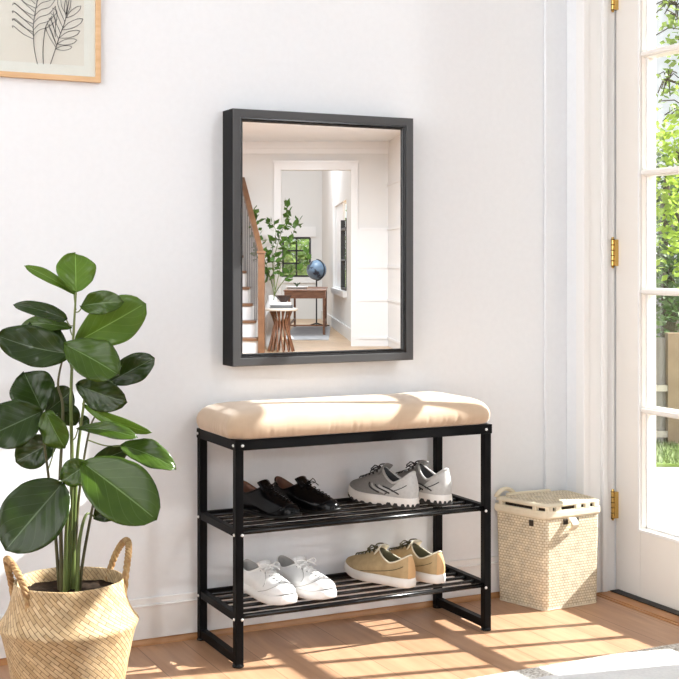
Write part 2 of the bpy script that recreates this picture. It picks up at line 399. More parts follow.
def shoe(name, label, group, kind, heel, direc, L, W, zs, mirror=1):
    st = thing(name, label, 'shoe', (heel[0], heel[1], zs), math.atan2(direc[1], direc[0]), group)
    soleh = {'dress': .016, 'white': .024, 'grey': .030, 'tan': .026}[kind]
    hc = {'dress': (.082, .058, .083), 'white': (.074, .056, .080), 'grey': (.098, .066, .098), 'tan': (.086, .062, .088)}[kind]
    tb = {'dress': .040, 'white': .042, 'grey': .046, 'tan': .043}[kind]
    def spring(x): return .012*max(0, (x/L-.72)/.28)**2
    def out(th, off=0):
        c, s = cos(th), sin(th); x = L*(.5+.5*c); sx = x/L
        shp = .76+.24*sm(.30, .68, sx)
        pw = .62 if c > 0 else .55
        if kind == 'dress' and c > 0: pw = .74
        y = math.copysign(abs(s)**pw, s)*W/2*shp
        y += mirror*.006*sm(.5, 1, sx)*(1 if kind != 'dress' else .6)
        if off:
            x += off*c; y += off*(s)
        return V((x, y, 0))
    def col(th):
        x = .245*L+.215*L*cos(th)*(1.12 if cos(th) > 0 else 1); y = .0265*sin(th)*(1-.25*max(0, cos(th)))
        f = cos(th)
        z = hc[1]+(hc[0]-hc[1])*max(0, -f)**1.6+(hc[2]-hc[1])*max(0, f)**1.5
        return V((x, y, z))
    def S(th, v, lift=0):
        o = out(th, -.001); c = col(th); f = .5+.5*cos(th); ft = f**1.3
        o.z = soleh-.002+spring(o.x)
        d = (c-o); n2 = V((cos(th), sin(th), 0))
        p1 = o+n2*lerp(.006, .002, ft)+V((0, 0, lerp(.022, tb-soleh+.002, ft)))
        a2 = lerp(.55, .38, ft); p2 = o+V((d.x*a2, d.y*lerp(.30, a2, ft), 0)); p2.z = lerp(lerp(o.z, c.z, .78), tb+.009, ft)
        w0 = (1-v)**3; w1 = 3*v*(1-v)**2; w2 = 3*v*v*(1-v); w3 = v**3
        return o*w0+p1*w1+p2*w2+c*w3
    def N(th, v):
        e = .01
        a = S(th+e, v)-S(th-e, v); bb = S(th, min(1, v+e))-S(th, max(0, v-e))
        n = a.cross(bb)
        return n.normalized()
    def So(th, v, k): return S(th, v)+N(th, v)*k
    nt, nv = 48, 14
    ths = [2*pi*i/nt for i in range(nt)]
    up, so, li, la = {'dress': (BLK, BLKS, BRN, BLK), 'white': (WLE, WRB, GLI, WLE), 'grey': (GRY, CRMS, DKL, DKL), 'tan': (TAN, CRMS, OLV, OLV)}[kind]
    b = MB(); b.grid([[S(t, k/nv) for t in ths] for k in range(nv+1)], True)
    b.build('upper', up, st, smooth=True, recalc=True)
    # lining
    rows = []
    for k, (sc_, dz) in enumerate(((1.0, .0005), (.95, .002), (.88, -.003), (.86, -.02), (.9, -.035))):
        rows.append([V((.245*L+(col(t).x-.245*L)*sc_, col(t).y*sc_, max(soleh+.004, col(t).z+dz))) for t in ths])
    rows.append([V((.27*L+.2*L*cos(t)*.9, .020*sin(t), soleh+.006)) for t in ths])
    b = MB(); g = b.grid(rows, True); b.face(g[-1]); b.build('lining', li, st, smooth=True)
    cm = {'dress': BLK, 'white': WLE, 'grey': GRL, 'tan': CRM}[kind]
    b = MB(); b.tube([col(t) for t in ths], .0022 if kind != 'grey' else .0035, 8, closed=True); b.build('collar', cm, st, smooth=True)
    # sole
    b = MB(); rows = []
    if kind == 'dress':
        for off, z in ((-.004, .008), (.003, .009), (.0045, .012), (.003, .016), (-.004, .0165)):
            rows.append([out(t, off)+V((0, 0, z+spring(out(t).x))) for t in ths])
    else:
        for off, z in ((-.006, 0), (0, .001), (.0025, .004), (.0035, soleh*.5), (.002, soleh*.92), (.0, soleh), (-.004, soleh)):
            rows.append([out(t, off)+V((0, 0, z+spring(out(t).x)*(1 if kind != 'white' else .5))) for t in ths])
    g = b.grid(rows, True); b.face(g[0][::-1]); b.face(g[-1]); b.build('sole', so, st, smooth=True)
    if kind == 'dress':
        b = MB(); rows = []
        for z in (0, .009):
            rows.append([V((min(out(t).x, .29*L), out(t).y, z)) for t in ths])
        g = b.grid(rows, True); b.face(g[0][::-1]); b.face(g[-1]); b.build('heel', so, st)
        b = MB(); b.tube([So(t, .04+.34*cos(t*90/74), .0006) for t in [R(-74+i*148/24) for i in range(25)]], .0011, 6); b.build('toe_cap_seam', up, st, smooth=True)
    if kind == 'grey':
        b = MB(); rows = []; t2 = [2*pi*q_/144 for q_ in range(144)]
        for off, zf in ((-.008, 0), (.0012, 0), (.0042, .3), (.0042, 1), (.001, 1.1)):
            row = []
            for t in t2:
                x_ = out(t).x; hh = (.0075+.0025*(1 if sin(26*t) > 0 else -1))*(1.35 if x_ < .35*L else .8)
                row.append(out(t, off)+V((0, 0, zf*hh+spring(x_))))
            rows.append(row)
        b.grid(rows, True)
        b.build('outsole', LUG, st)
        for sg in (1, -1):                       # dark slanting side stripes and heel counter
            for k in range(5):
                b = MB(); pts = []
                for i in range(9):
                    v = .16+.46*i/8; pts.append(So(sg*R(lerp(98+k*9, 60+k*8, i/8)), v, .001))
                b.tube(pts, .0020 if k % 2 == 0 else .003, 6); b.build('stripe', DKL if k % 2 == 0 else GRL, st, smooth=True)
        b = MB(); g_ = []
        for k in range(8):
            v = .02+.93*k/7
            span = lerp(72, 58, k/7)
            g_.append([So(R(180-span+2*span*i/18), v, .0012) for i in range(19)])
        b.grid(g_); b.build('heel_counter', GRL, st, smooth=True)
        for sg in (1, -1):
            b = MB(); b.tube([So(sg*R(lerp(108, 150, i/10)), .10+.42*(i/10)**.7, .0014) for i in range(11)], .0012, 6); b.build('seam', DKL, st, smooth=True)
    if kind == 'tan':
        b = MB(); g_ = []
        for k in range(8):
            v = .02+.9*k/7
            g_.append([So(R(180-13+26*i/6), v, .0012) for i in range(7)])
        b.grid(g_); b.build('heel_strip', mat('tan leather', (.58,.36,.17), .5) if 'tan leather' not in bpy.data.materials else bpy.data.materials['tan leather'], st, smooth=True)
        for sg in (1, -1):
            b = MB(); b.tube([So(sg*R(lerp(75, 150, i/12)), .08+.45*(i/12)**1.2, .0008) for i in range(13)], .0009, 6); b.build('seam', OLV, st, smooth=True)
    if kind == 'white':
        b = MB(); b.tube([So(t, .04+.42*cos(t*90/78), .0004) for t in [R(-78+i*156/24) for i in range(25)]], .0009, 6); b.build('toe_cap_seam', GLI, st, smooth=True)
        for sg in (1, -1):
            b = MB(); b.tube([So(sg*R(lerp(26, 60, i/10)), lerp(.92, .36, i/10), .0005) for i in range(11)], .0008, 6); b.build('seam', GLI, st, smooth=True)
    # tongue
    g_ = []
    cf = col(0)
    for k in range(6):
        h = k/5
        g_.append([V((cf.x-.010*h+.012*(1-h)-.006*(i/3-1)**2, (.017+.003*h)*(i/3-1), cf.z-.010+.022*h-.006*(i/3-1)**2)) for i in range(7)])
    b = MB(); b.grid(g_); b.build('tongue', up if kind != 'tan' else CRM, st, smooth=True, solid=.004)
    # laces
    def lp(y, v, k=.0025):
        lo, hi = 0, R(100)
        for _ in range(24):
            m_ = (lo+hi)/2
            if S(m_, v).y-S(0, v).y < abs(y): lo = m_
            else: hi = m_
        th = math.copysign(lo, y)
        return So(th, v, k)
    b = MB(); vs = [.52, .60, .68, .76, .84, .92]
    rad = .0012 if kind == 'dress' else .0018
    for i, v in enumerate(vs):
        ww = lerp(.009, .014, i/5)
        b.tube([lp(ww*x, v, .0012+.0028*(1-x*x)) for x in (-1, -.6, -.2, .2, .6, 1)], rad, 6)
        if i < 5: b.tube([lp(lerp(-ww, ww, j/5), lerp(v, vs[i+1], j/5), .002+.002*sin(pi*j/5)) for j in range(6)], rad, 6)
    kn = So(0, .93, .005)
    for sg in (1, -1):
        lw = .030 if kind != 'dress' else .022
        b.tube([kn+V((.004*sin(a*2), sg*lw*sin(a/2)**1.0*(.6+.4*sin(a/2)), .006*sin(a)+.004)) for a in [2*pi*i/16 for i in range(17)]], rad, 6)
        b.tube([kn+V((.012*i/5, sg*(.004+.020*i/5), .004-.012*(i/5)**2)) for i in range(6)], rad, 6)
    b.tube([kn+V((0, -.004, .001)), kn+V((0, .004, .001))], .0035, 8)
    b.build('laces', la, st, smooth=True)
    if kind == 'white':
        b = MB()
        for i, v in enumerate(vs):
            for sg in (1, -1):
                p = lp(sg*lerp(.011, .017, i/5), v, .001)
                b.lathe([(.0001, .0012), (.0014, .001), (.0016, 0)], 8, p)
        b.build('eyelets', DKL, st)
    return st
s1, s2 = SH[0]+.0014, SH[1]+.0014
dr = (.44, -.90)
shoe('dress_shoe', 'black lace-up dress shoe next to the left front leg, upper shelf', 'black dress shoes', 'dress', (1.264, -.060), (.33, -.944), .232, .079, s1, -1)
shoe('dress_shoe', 'black lace-up dress shoe with bright toe, between its mate and the grey trainers', 'black dress shoes', 'dress', (1.374, -.052), (.33, -.944), .232, .079, s1, 1)
dw = (.23, -.97)
shoe('sneaker', 'white leather sneaker next to the left front leg, lower shelf', 'white sneakers', 'white', (1.287, -.042), (.15, -.989), .238, .088, s2, -1)
shoe('sneaker', 'white leather sneaker between its mate and the tan canvas shoes, lower shelf', 'white sneakers', 'white', (1.390, -.042), (.14, -.99), .238, .088, s2, 1)
dg = (-.30, .954)
shoe('running_shoe', 'grey running shoe with striped side showing, left one of the grey pair', 'grey running shoes', 'grey', (1.700, -.243), (-.34, .94), .236, .086, s1, -1)
shoe('running_shoe', 'grey running shoe next to the right rear leg, heel facing out', 'grey running shoes', 'grey', (1.803, -.240), (-.22, .975), .236, .086, s1, 1)
shoe('casual_shoe', 'tan canvas shoe with whole side showing, left one of the tan pair', 'tan casual shoes', 'tan', (1.686, -.250), (-.33, .944), .240, .088, s2, -1)
shoe('casual_shoe', 'tan canvas shoe next to the right rear leg, heel facing out', 'tan casual shoes', 'tan', (1.778, -.246), (-.20, .98), .240, .088, s2, 1)

# ------------------------------------------------------------------ mirror
def frame_loop(mb, x0, x1, z0, z1, prof):    # profile: (inset, distance off the wall)
    rows = []
    for ins, d in prof:
        rows.append([V((x0+ins, -d, z0+ins)), V((x1-ins, -d, z0+ins)), V((x1-ins, -d, z1-ins)), V((x0+ins, -d, z1-ins))])
    mb.grid(rows, True)
MX0 = ony(233, 238, .073).x; MX1 = ony(413.5, 238, .073).x; MZ0, MZ1 = .7235, 1.4055
mr = thing('wall_mirror', 'rectangular wall mirror in stepped dark grey frame above the bench', 'mirror', ((MX0+MX1)/2, 0, (MZ0+MZ1)/2))
rl = Rel(mr.location)
b = MB(rl); frame_loop(b, MX0, MX1, MZ0, MZ1, [(.022, .0005), (0, .0005), (0, .0715), (.0015, .073), (.0205, .073), (.0215, .072), (.0215, .066)]); b.build('frame', FRAMEM, mr)
b = MB(rl); frame_loop(b, MX0, MX1, MZ0, MZ1, [(.0215, .069), (.0250, .069), (.0258, .068), (.0258, .064), (.0265, .0635), (.0295, .0645), (.0312, .0630), (.0312, .060), (.0325, .0595), (.0330, .055)]); b.build('inner_moulding', MOULD, mr)
b = MB(rl); b.box((MX0+.005, -.071, MZ0+.004), (MX0+.0051, -.07, MZ0+.0041)); b.bm.clear()
b.box((MX0-.0012, -.0705, MZ0+.0005), (MX0+.0001, -.0008, MZ1-.0005)); b.build('side_shade', FRAMEB, mr)  # shade on the frame's left side, put into the colour
b = MB(rl); b.box((MX0+.031, -MIR, MZ0+.031), (MX1-.031, -.045, MZ1-.031)); b.build('mirror_glass', SILVER, mr)
b = MB(rl); b.box((MX0+.0225, -.034, MZ0+.0225), (MX1-.0225, -.004, MZ1-.0225)); b.build('back_board', FRAMEB, mr)

# ------------------------------------------------------------------ framed drawing
p = ony(101, 82.6, .0155); PX1, PZ0 = p.x, p.z; PX0, PZ1 = PX1-.40, PZ0+.52
pic = thing('framed_picture', 'botanical line drawing in light wooden frame, hung high above the plant', 'picture', ((PX0+PX1)/2, 0, (PZ0+PZ1)/2))
rl = Rel(pic.location)
PAPER = noisemat('paper', (.80,.775,.73), (.82,.80,.76), .8, scale=30)
PAPB = noisemat('blush paper', (.76,.69,.62), (.79,.735,.675), .8, scale=4, lo=.2, hi=.8)
INK = mat('ink', (.035,.03,.03), .8)
b = MB(rl); frame_loop(b, PX0, PX1, PZ0, PZ1, [(.01, .001), (0, .001), (0, .0155), (.0135, .0155), (.0135, .008)]); b.build('frame', OAK, pic, bevel=.0008)
b = MB(rl); b.box((PX0+.01, -.009, PZ0+.01), (PX1-.01, -.002, PZ1-.01)); pr = b.build('mat_board', PAPER, pic)
qx = ony(84, 60, .01).x
b = MB(rl); zq = ony(84, 66, .01).z
b.box((qx-.30, -.0096, zq), (qx, -.0088, PZ1-.05)); prn = b.build('print', PAPB, pic)
b = MB(rl)
def ink(pts, r=.0007):
    w = [ony(x, y, .0106) for x, y in pts]
    res = []
    n = len(w)
    for i in range(n-1):
        p0 = w[max(0, i-1)]; p1 = w[i]; p2 = w[i+1]; p3 = w[min(n-1, i+2)]
        for k in range(6):
            t = k/6
            res.append(.5*((2*p1)+(p2-p0)*t+(2*p0-5*p1+4*p2-p3)*t*t+(3*p1-p0-3*p2+p3)*t*t*t))
    res.append(w[-1]); b.tube(res, r, 5)
ink([(37.5,64),(34.5,50),(33.5,36),(33.5,24),(36,8),(39,-8),(43,-30)], .0009)
for i, y0 in enumerate((39, 32, 24, 16, 8, 0, -8, -16)):     # left fronds of the first leaf
    x0 = 33.5+max(0, (24-y0))*.13
    ink([(x0, y0), (x0-10, y0-5), (x0-20, y0-13), (12.5+max(0, 8-y0)*.3, y0-11)])
    ink([(x0, y0-4), (x0-9, y0-12), (x0-18, y0-20), (12.5+max(0, 8-y0)*.3, y0-11-8)])
for i, y0 in enumerate((36, 30, 23, 16, 9, 2, -6)):
    x0 = 33.5+max(0, (24-y0))*.13
    ink([(x0, y0), (x0+6, y0-6), (x0+15, y0-9), (x0+24-i, y0-17)])
ink([(43.5,64),(43,52),(44,38),(46,26),(52,16)], .0009)
for k in range(5): ink([(45.5+k*1.6, 28-k*5), (49+k*2, 36-k*6), (55.5, 47-k*5)])
ink([(50.5,64),(55.5,49),(60,35),(64.5,23),(67,12),(70,-6)], .0009)
for k, (x0, y0, x1, y1) in enumerate(((55.5,49,72,47),(57,44,77,40),(59,38,80,31),(61.5,30,83,19),(66,18,81,6),(66,16,69,-5),(66,14,62,-6))):
    dx, dy = x1-x0, y1-y0; n_ = (-dy*.13, dx*.13)
    ink([(x0, y0), (x0+dx*.4-n_[0], y0+dy*.4-n_[1]), (x0+dx*.8-n_[0]*.8, y0+dy*.8-n_[1]*.8), (x1, y1)])
    ink([(x0, y0), (x0+dx*.4+n_[0], y0+dy*.4+n_[1]), (x0+dx*.8+n_[0]*.9, y0+dy*.8+n_[1]*.9), (x1, y1)])
for k in range(5):
    x0, y0 = 57+k*2, 46-k*6
    ink([(x0, y0), (x0-4, y0-9), (x0-7, y0-17), (x0-7.5, y0-22)])
b.build('line_drawing', INK, prn)
b = MB(rl); b.box((PX0+.012, -.0122, PZ0+.012), (PX1-.012, -.0115, PZ1-.012)); b.build('glazing', GLASS, pic)

# ------------------------------------------------------------------ laundry hamper
def weave_mat(name, c1, c2, cm, bw, rh, rot=0, mortar=.12, bump=.6):
    m = mat(name, c1, .7); n, l, bs = nodes(m); mp = coords(m, 'UV', (1,1,1), (0,0,rot))
    br = n.new('ShaderNodeTexBrick'); br.offset = .5; br.inputs['Scale'].default_value = 1
    br.inputs['Brick Width'].default_value = bw; br.inputs['Row Height'].default_value = rh
    br.inputs['Mortar Size'].default_value = rh*mortar; br.inputs['Mortar Smooth'].default_value = .6; br.inputs['Bias'].default_value = 0
    br.inputs['Color1'].default_value = (*c1,1); br.inputs['Color2'].default_value = (*c2,1); br.inputs['Mortar'].default_value = (*cm,1)
    l.new(mp.outputs[0], br.inputs['Vector'])
    ns = n.new('ShaderNodeTexNoise'); ns.inputs['Scale'].default_value = 40; l.new(mp.outputs[0], ns.inputs['Vector'])
    mx = n.new('ShaderNodeMix'); mx.data_type = 'RGBA'; mx.blend_type = 'OVERLAY'; mx.inputs[0].default_value = .35
    l.new(br.outputs['Color'], mx.inputs[6]); l.new(ns.outputs['Color'], mx.inputs[7])
    hs = n.new('ShaderNodeHueSaturation'); hs.inputs['Saturation'].default_value = .95
    l.new(br.outputs['Color'], hs.inputs['Color'])
    mv = n.new('ShaderNodeMapRange'); mv.inputs[1].default_value = .3; mv.inputs[2].default_value = .7; mv.inputs[3].default_value = .82; mv.inputs[4].default_value = 1.12
    l.new(ns.outputs['Fac'], mv.inputs[0]); l.new(mv.outputs[0], hs.inputs['Value'])
    l.new(hs.outputs[0], bs.inputs['Base Color'])
    bp = n.new('ShaderNodeBump'); bp.inputs['Strength'].default_value = bump; bp.inputs['Distance'].default_value = .004; bp.invert = True
    l.new(br.outputs['Fac'], bp.inputs['Height']); l.new(bp.outputs[0], bs.inputs['Normal'])
    n.remove(mx); return m
CANE = weave_mat('woven cane', (.80,.715,.55), (.76,.665,.49), (.44,.32,.17), .0105, .0078, 0, .15, .35)
CANEP = noisemat('smooth cane', (.76,.67,.50), (.81,.73,.57), .6, scale=30)
DARK = mat('hollow shade', (.03,.02,.012), .9)  # shade inside the lid gap and hand-holes, put into the colour
HX0, HX1, HY0, HY1 = 2.116, 2.351, -.203, -.026
hxm, hym = (HX0+HX1)/2, (HY0+HY1)/2
hp = thing('laundry_hamper', 'cream woven cane hamper with hinged lid in the corner by the door', 'basket', (2.225, -.110, 0))
hw, hd = .1025, .084
def ringpts(ins, z, r=.012, n=176, weave=0, row=0):
    pts = rrect(hw-ins, hd-ins, r, n); out_ = []
    for i, (x, y) in enumerate(pts):
        k = weave*(1 if ((i//2+row) % 2) else -1)
        m_ = max(abs(x)/(hw), abs(y)/(hd))
        nx = V((x if abs(x)/hw >= abs(y)/hd-.02 else 0, y if abs(y)/hd >= abs(x)/hw-.02 else 0, 0)).normalized()
        out_.append(V((x+nx.x*k, y+nx.y*k, z)))
    return out_
rows = []; NZR = 76
for k in range(NZR+1):
    z = .004+.266*k/NZR
    rows.append(ringpts(.004*(1-k/NZR)+.0015, z, .012, 176, 0, (k//2)))
per = 4*(hw+hd)
b = MB(); g = b.grid(rows, True, uv=lambda i, j: (j/176*per, .266*i/NZR)); b.face(g[0][::-1])
rows = [ringpts(.0065, .270), ringpts(.008, .02)]
g2 = b.grid(rows, True, uv=lambda i, j: (j/176*per, .266*(1-i))); b.face(g2[1])
b.build('body', CANE, hp, smooth=False, recalc=False)
b = MB(); b.grid([ringpts(.006, .286), ringpts(-.001, .286), ringpts(-.0025, .280), ringpts(-.0025, .268), ringpts(.001, .262), ringpts(.006, .262), ringpts(.006, .286)], True); b.build('rim_band', CANEP, hp, smooth=False)
b = MB(); b.grid([ringpts(.02, 0), ringpts(.006, 0), ringpts(.0045, .003), ringpts(.006, .005), ringpts(.02, .005)], True); b.build('base_band', CANEP, hp)
b = MB(); g = b.grid([ringpts(.008, .262), ringpts(.008, .30)], True); b.build('gap_shade', DARK, hp)  # dark sheet standing in for the shade under the lid
# lid: woven slightly domed top with a rolled edge, on small wrapped bindings
lr = [ringpts(i_, z_, r_) for i_, z_, r_ in ((.004, .2945, .014), (-.0015, .297, .016), (-.002, .301, .018), (.002, .3055, .02))]
b = MB(); rows = lr+[ringpts(.010, .3065, .02)]
b.grid(rows, True)
b.face([b.p(q_) for q_ in ringpts(.004, .2945, .014)]); b.build('lid_edge', CANEP, hp, smooth=True)
lid_o = hp.children[-1] if len(hp.children) else None
b = MB()
rows = []
nx_, ny_ = 40, 30
for j in range(ny_+1):
    rw = []
    for i in range(nx_+1):
        x = lerp(-hw+.008, hw-.008, i/nx_); y = lerp(-hd+.008, hd-.008, j/ny_)
        cxr = max(0, abs(x)-(hw-.03)); cyr = max(0, abs(y)-(hd-.03)); rr_ = math.hypot(cxr, cyr)
        if rr_ > .022:
            k_ = .022/rr_; x -= math.copysign(cxr*(1-k_), x); y -= math.copysign(cyr*(1-k_), y)
        wv = .0006*(1 if (i+j) % 2 else -1)
        rw.append(V((x, y, .3062+.005*(1-(x/hw)**2)*(1-(y/hd)**2)+wv)))
    rows.append(rw)
b.grid(rows, uv=lambda i, j: (j/nx_*2*hw, i/ny_*2*hd)); lid = b.build('lid', CANE, hp)
for x in (-.086, -.055, .018, .052, .086):
    b = MB(); b.box((x-.009, -hd-.002, .2845), (x+.009, -hd+.008, .297)); b.build('binding', CANEP, hp, bevel=.001)
for y in (-.05, .06):
    b = MB(); b.box((-hw-.002, y-.006, .2845), (-hw+.008, y+.006, .297)); b.build('binding', CANEP, hp, bevel=.001)
def loop(pts, r, name, m_=CANEP, par=hp, n=10):
    b = MB(); b.tube(pts, r, n); return b.build(name, m_, par, smooth=True)
# latch strap on the front, hand-holes painted as shade, a loop of cane at the back of the lid
for x in (-.028, .012):
    b = MB(); b.box((x-.008, -hd-.0012, .243), (x+.008, -hd+.004, .259)); b.build('slot_shade', DARK, hp, bevel=.002)
b = MB()
rows = []
for i in range(14):
    a = pi*i/13
    rows.append([V((x-.010*cos(a)*0, -hd-.002-.014*sin(a), .261-.034*i/13)) for x in (-.020, -.012, -.004, .004)])
b.grid(rows); b.build('latch_strap', CANEP, hp, solid=.003)
b = MB(); b.box((-hw-.0012, -.045, .238), (-hw+.004, -.032, .256)); b.build('slot_shade', DARK, hp, bevel=.002)
loop([V((-hw+.004+.05*t_, hd-.004, .304+.022*sin(pi*t_)**.6)) for t_ in [i/16*1.3 for i in range(13)]], .006, 'handle')
b = MB(); b.box((-hw+.03, hd-.012, .303), (hw-.05, hd-.002, .314)); b.build('lid_hinge', CANEP, hp, bevel=.004)

QD = {(-1,-1): (-.078,-.095), (1,-1): (.126,-.084), (1,1): (.126,.086), (-1,1): (-.133,.088)}   # plan, wider at the back
for ch in hp.children:
    for v_ in ch.data.vertices:
        a_, c_ = v_.co.x/hw, v_.co.y/hd; x_ = y_ = 0
        for (i, j), (qx, qy) in QD.items():
            k_ = (1+i*a_)*(1+j*c_)/4; x_ += k_*qx; y_ += k_*qy
        v_.co.x, v_.co.y = x_, y_
# ------------------------------------------------------------------ plant in seagrass basket
PW = 2.93
pc = onz(69, 701, 0); POT = V((pc.x, pc.y, 0))
plant = thing('potted_plant', 'tall leafy green plant in a round woven seagrass basket left of the bench', 'plant', POT)
SEA = weave_mat('woven seagrass', (.58,.42,.23), (.43,.28,.125), (.17,.09,.035), .034, .0085, R(42), .10, .7)
prof = [(.06, 0), (.112, .0), (.120, .006), (.126, .04), (.134, .09), (.143, .135), (.150, .163), (.1555, .176), (.157, .182), (.154, .188), (.147, .196), (.137, .216), (.129, .24), (.1245, .262), (.1235, .276), (.1215, .2785), (.1195, .277), (.119, .262), (.118, .235)]
SS = [0]
for i in range(1, len(prof)): SS.append(SS[-1]+math.hypot(prof[i][0]-prof[i-1][0], prof[i][1]-prof[i-1][1]))
b = MB(); n_ = 96; rows = []
for i, (r, z) in enumerate(prof):
    rows.append([V(((r+.0016*NZ.noise(V((cos(2*pi*k/n_)*4, sin(2*pi*k/n_)*4, z*30))))*cos(2*pi*k/n_), (r+.0016*NZ.noise(V((cos(2*pi*k/n_)*4, sin(2*pi*k/n_)*4, z*30))))*sin(2*pi*k/n_), z+.002*NZ.noise(V((cos(2*pi*k/n_)*2, sin(2*pi*k/n_)*2, 3))))) for k in range(n_)])
g = b.grid(rows, True, uv=lambda i, j: (j/n_*.84, SS[i])); b.face(g[0][::-1])
bask = b.build('basket', SEA, plant, smooth=True)
STRAW = noisemat('seagrass braid', (.25,.13,.05), (.46,.30,.135), .75, scale=60)
def braid(base_ang, spread, h, tilt, name='handle'):
    ctr = []
    for i in range(41):
        t = i/40; a = base_ang+spread*(2*t-1)
        r = .1235+tilt*sin(pi*t)
        z = .225+.03*0+h*sin(pi*min(1, max(0, t)))**.55
        ctr.append(V((r*cos(a), r*sin(a), z)))
    b = MB()
    for s_ in (0, 2*pi/3, 4*pi/3):
        pts = []
        for i in range(161):
            f = i/160*40; k = min(39, int(f)); p = ctr[k].lerp(ctr[k+1], f-k)
            tg = (ctr[k+1]-ctr[k]).normalized(); sd = tg.cross(V((cos(base_ang), sin(base_ang), 0))).normalized(); od = sd.cross(tg)
            a = s_+i/160*2*pi*9
            pts.append(p+sd*(.0042*cos(a))+od*(.0042*sin(a)))
        b.tube(pts, .0042, 7)
    return b.build(name, STRAW, bask, smooth=True)
def ang_to(px, py, w): q = U(px, py, w)-POT; return math.atan2(q.y, q.x)
braid(R(180+6), R(26), .115, .018); braid(R(4), R(26), .125, .016)
SOIL = noisemat('dark soil', (.012,.008,.005), (.035,.021,.013), .95, scale=90, bump=.8, Specular_IOR_Level=.1)
b = MB(); rows = []
for i in range(10):
    r = .1185*i/9+.0001
    rows.append([V((r*cos(2*pi*k/40), r*sin(2*pi*k/40), .248+.006*NZ.noise(V((r*cos(2*pi*k/40)*60, r*sin(2*pi*k/40)*60, 0)))+.004*(1-i/9))) for k in range(40)])
b.grid(rows, True); b.build('soil', SOIL, plant, smooth=True)

def leaf_mat(name, c1, c2, tr):
    m = mat(name, c1, .27, Specular_IOR_Level=.34); n, l, bs = nodes(m)
    tc = n.new('ShaderNodeTexCoord'); sx = n.new('ShaderNodeSeparateXYZ'); l.new(tc.outputs['UV'], sx.inputs[0])
    def mth(op, a, b_=None):
        x = n.new('ShaderNodeMath'); x.operation = op
        for i, v in enumerate((a, b_)):
            if v is None: continue
            if isinstance(v, (int, float)): x.inputs[i].default_value = v
            else: l.new(v, x.inputs[i])
        return x.outputs[0]
    au = mth('ABSOLUTE', mth('SUBTRACT', sx.outputs[0], .5))
    mid = mth('LESS_THAN', au, .012)
    ph = mth('SUBTRACT', mth('MULTIPLY', sx.outputs[1], 5.5), mth('MULTIPLY', au, 5.0))
    fr = mth('ABSOLUTE', mth('SUBTRACT', mth('FRACT', ph), .5))
    ven = mth('MULTIPLY', mth('LESS_THAN', fr, .03), .22)
    vein = mth('MAXIMUM', mid, ven)
    ns = n.new('ShaderNodeTexNoise'); ns.inputs['Scale'].default_value = 25; l.new(tc.outputs['Object'], ns.inputs['Vector'])
    mx = n.new('ShaderNodeMix'); mx.data_type = 'RGBA'; l.new(ns.outputs['Fac'], mx.inputs[0]); mx.inputs[6].default_value = (*c1,1); mx.inputs[7].default_value = (*c2,1)
    m2 = n.new('ShaderNodeMix'); m2.data_type = 'RGBA'; l.new(vein, m2.inputs[0]); l.new(mx.outputs[2], m2.inputs[6]); m2.inputs[7].default_value = tuple(min(1, c*1.7+.05) for c in c2)+(1,)
    l.new(m2.outputs[2], bs.inputs['Base Color'])
    bp = n.new('ShaderNodeBump'); bp.inputs['Strength'].default_value = .35; bp.inputs['Distance'].default_value = .002
    l.new(fr, bp.inputs['Height']); l.new(bp.outputs[0], bs.inputs['Normal'])
    tr_ = n.new('ShaderNodeBsdfTranslucent'); l.new(m2.outputs[2], tr_.inputs[0])
    ms = n.new('ShaderNodeMixShader'); ms.inputs[0].default_value = tr
    l.new(bs.outputs[0], ms.inputs[1]); l.new(tr_.outputs[0], ms.inputs[2]); l.new(ms.outputs[0], n['Material Output'].inputs[0])
    return m
LD = leaf_mat('dark leaf', (.014,.030,.003), (.023,.046,.005), .08)
LM = leaf_mat('mid leaf', (.032,.066,.005), (.052,.098,.009), .15)
LL = leaf_mat('young leaf', (.085,.17,.016), (.13,.23,.025), .25)
STEM = noisemat('green stem', (.09,.13,.03), (.15,.19,.05), .5, scale=20, stretch=(1,1,.2))
STEMB = noisemat('brown stem', (.045,.04,.015), (.09,.085,.03), .6, scale=20)
BM = bpy.data.materials
def leaf(base, tip, wpx, dw0, dw1, tilt, m, arch=.12, fold=.10, curl=0, wide=.58, wav=.10, bell=1.0):
    A = U(base[0], base[1], PW+dw0); B = U(tip[0], tip[1], PW+dw1)
    mid = B-A; Ln = mid.length; mdir = mid.normalized()
    vd = (A-CAM).normalized()
    wd = mdir.cross(vd).normalized()           # to the right as seen by the viewer
    nm = wd.cross(mdir).normalized()
    if nm.dot(vd) > 0: nm = -nm
    rot = M.Rotation(R(tilt), 3, mdir); wd = rot @ wd; nm = rot @ nm
    W = wpx/F*PW/max(.25, cos(R(tilt)))
    nu, nv = 14, 18; rows = []
    seed = random.random()*50
    for j in range(nv+1):
        t = j/nv
        # obovate outline, heart-shaped shoulder and short tip
        e = math.log(.5)/math.log(wide)
        hwid = (sin(pi*t**e)**.58 if 0 < t < 1 else 0)*.5*W
        ctr = A+mid*t+nm*(arch*Ln*sin(pi*t))
        if curl: ctr += V((0, 0, -1))*(curl*Ln*t*t)
        row = []
        for i in range(nu+1):
            s = 2*i/nu-1
            wz = wav*W*(sin(t*9+seed+s*2)+.6*sin(t*17+seed*2-s*3))*abs(s)**1.5*.6
            sb = -.03*Ln*abs(s)**2 if t < .35 else 0
            row.append(ctr+wd*(hwid*s)+nm*(-fold*W*(1-abs(s))*sin(pi*min(1, t+.05))+wz+fold*W*.3)+mdir*sb)
        rows.append(row)
    b = MB(lambda x, y, z: V((x, y, z))-POT)
    b.grid(rows, uv=lambda i, j: (j/nu, i/nv))
    return b.build('leaf', m, plant, smooth=True, solid=.0012, recalc=True)
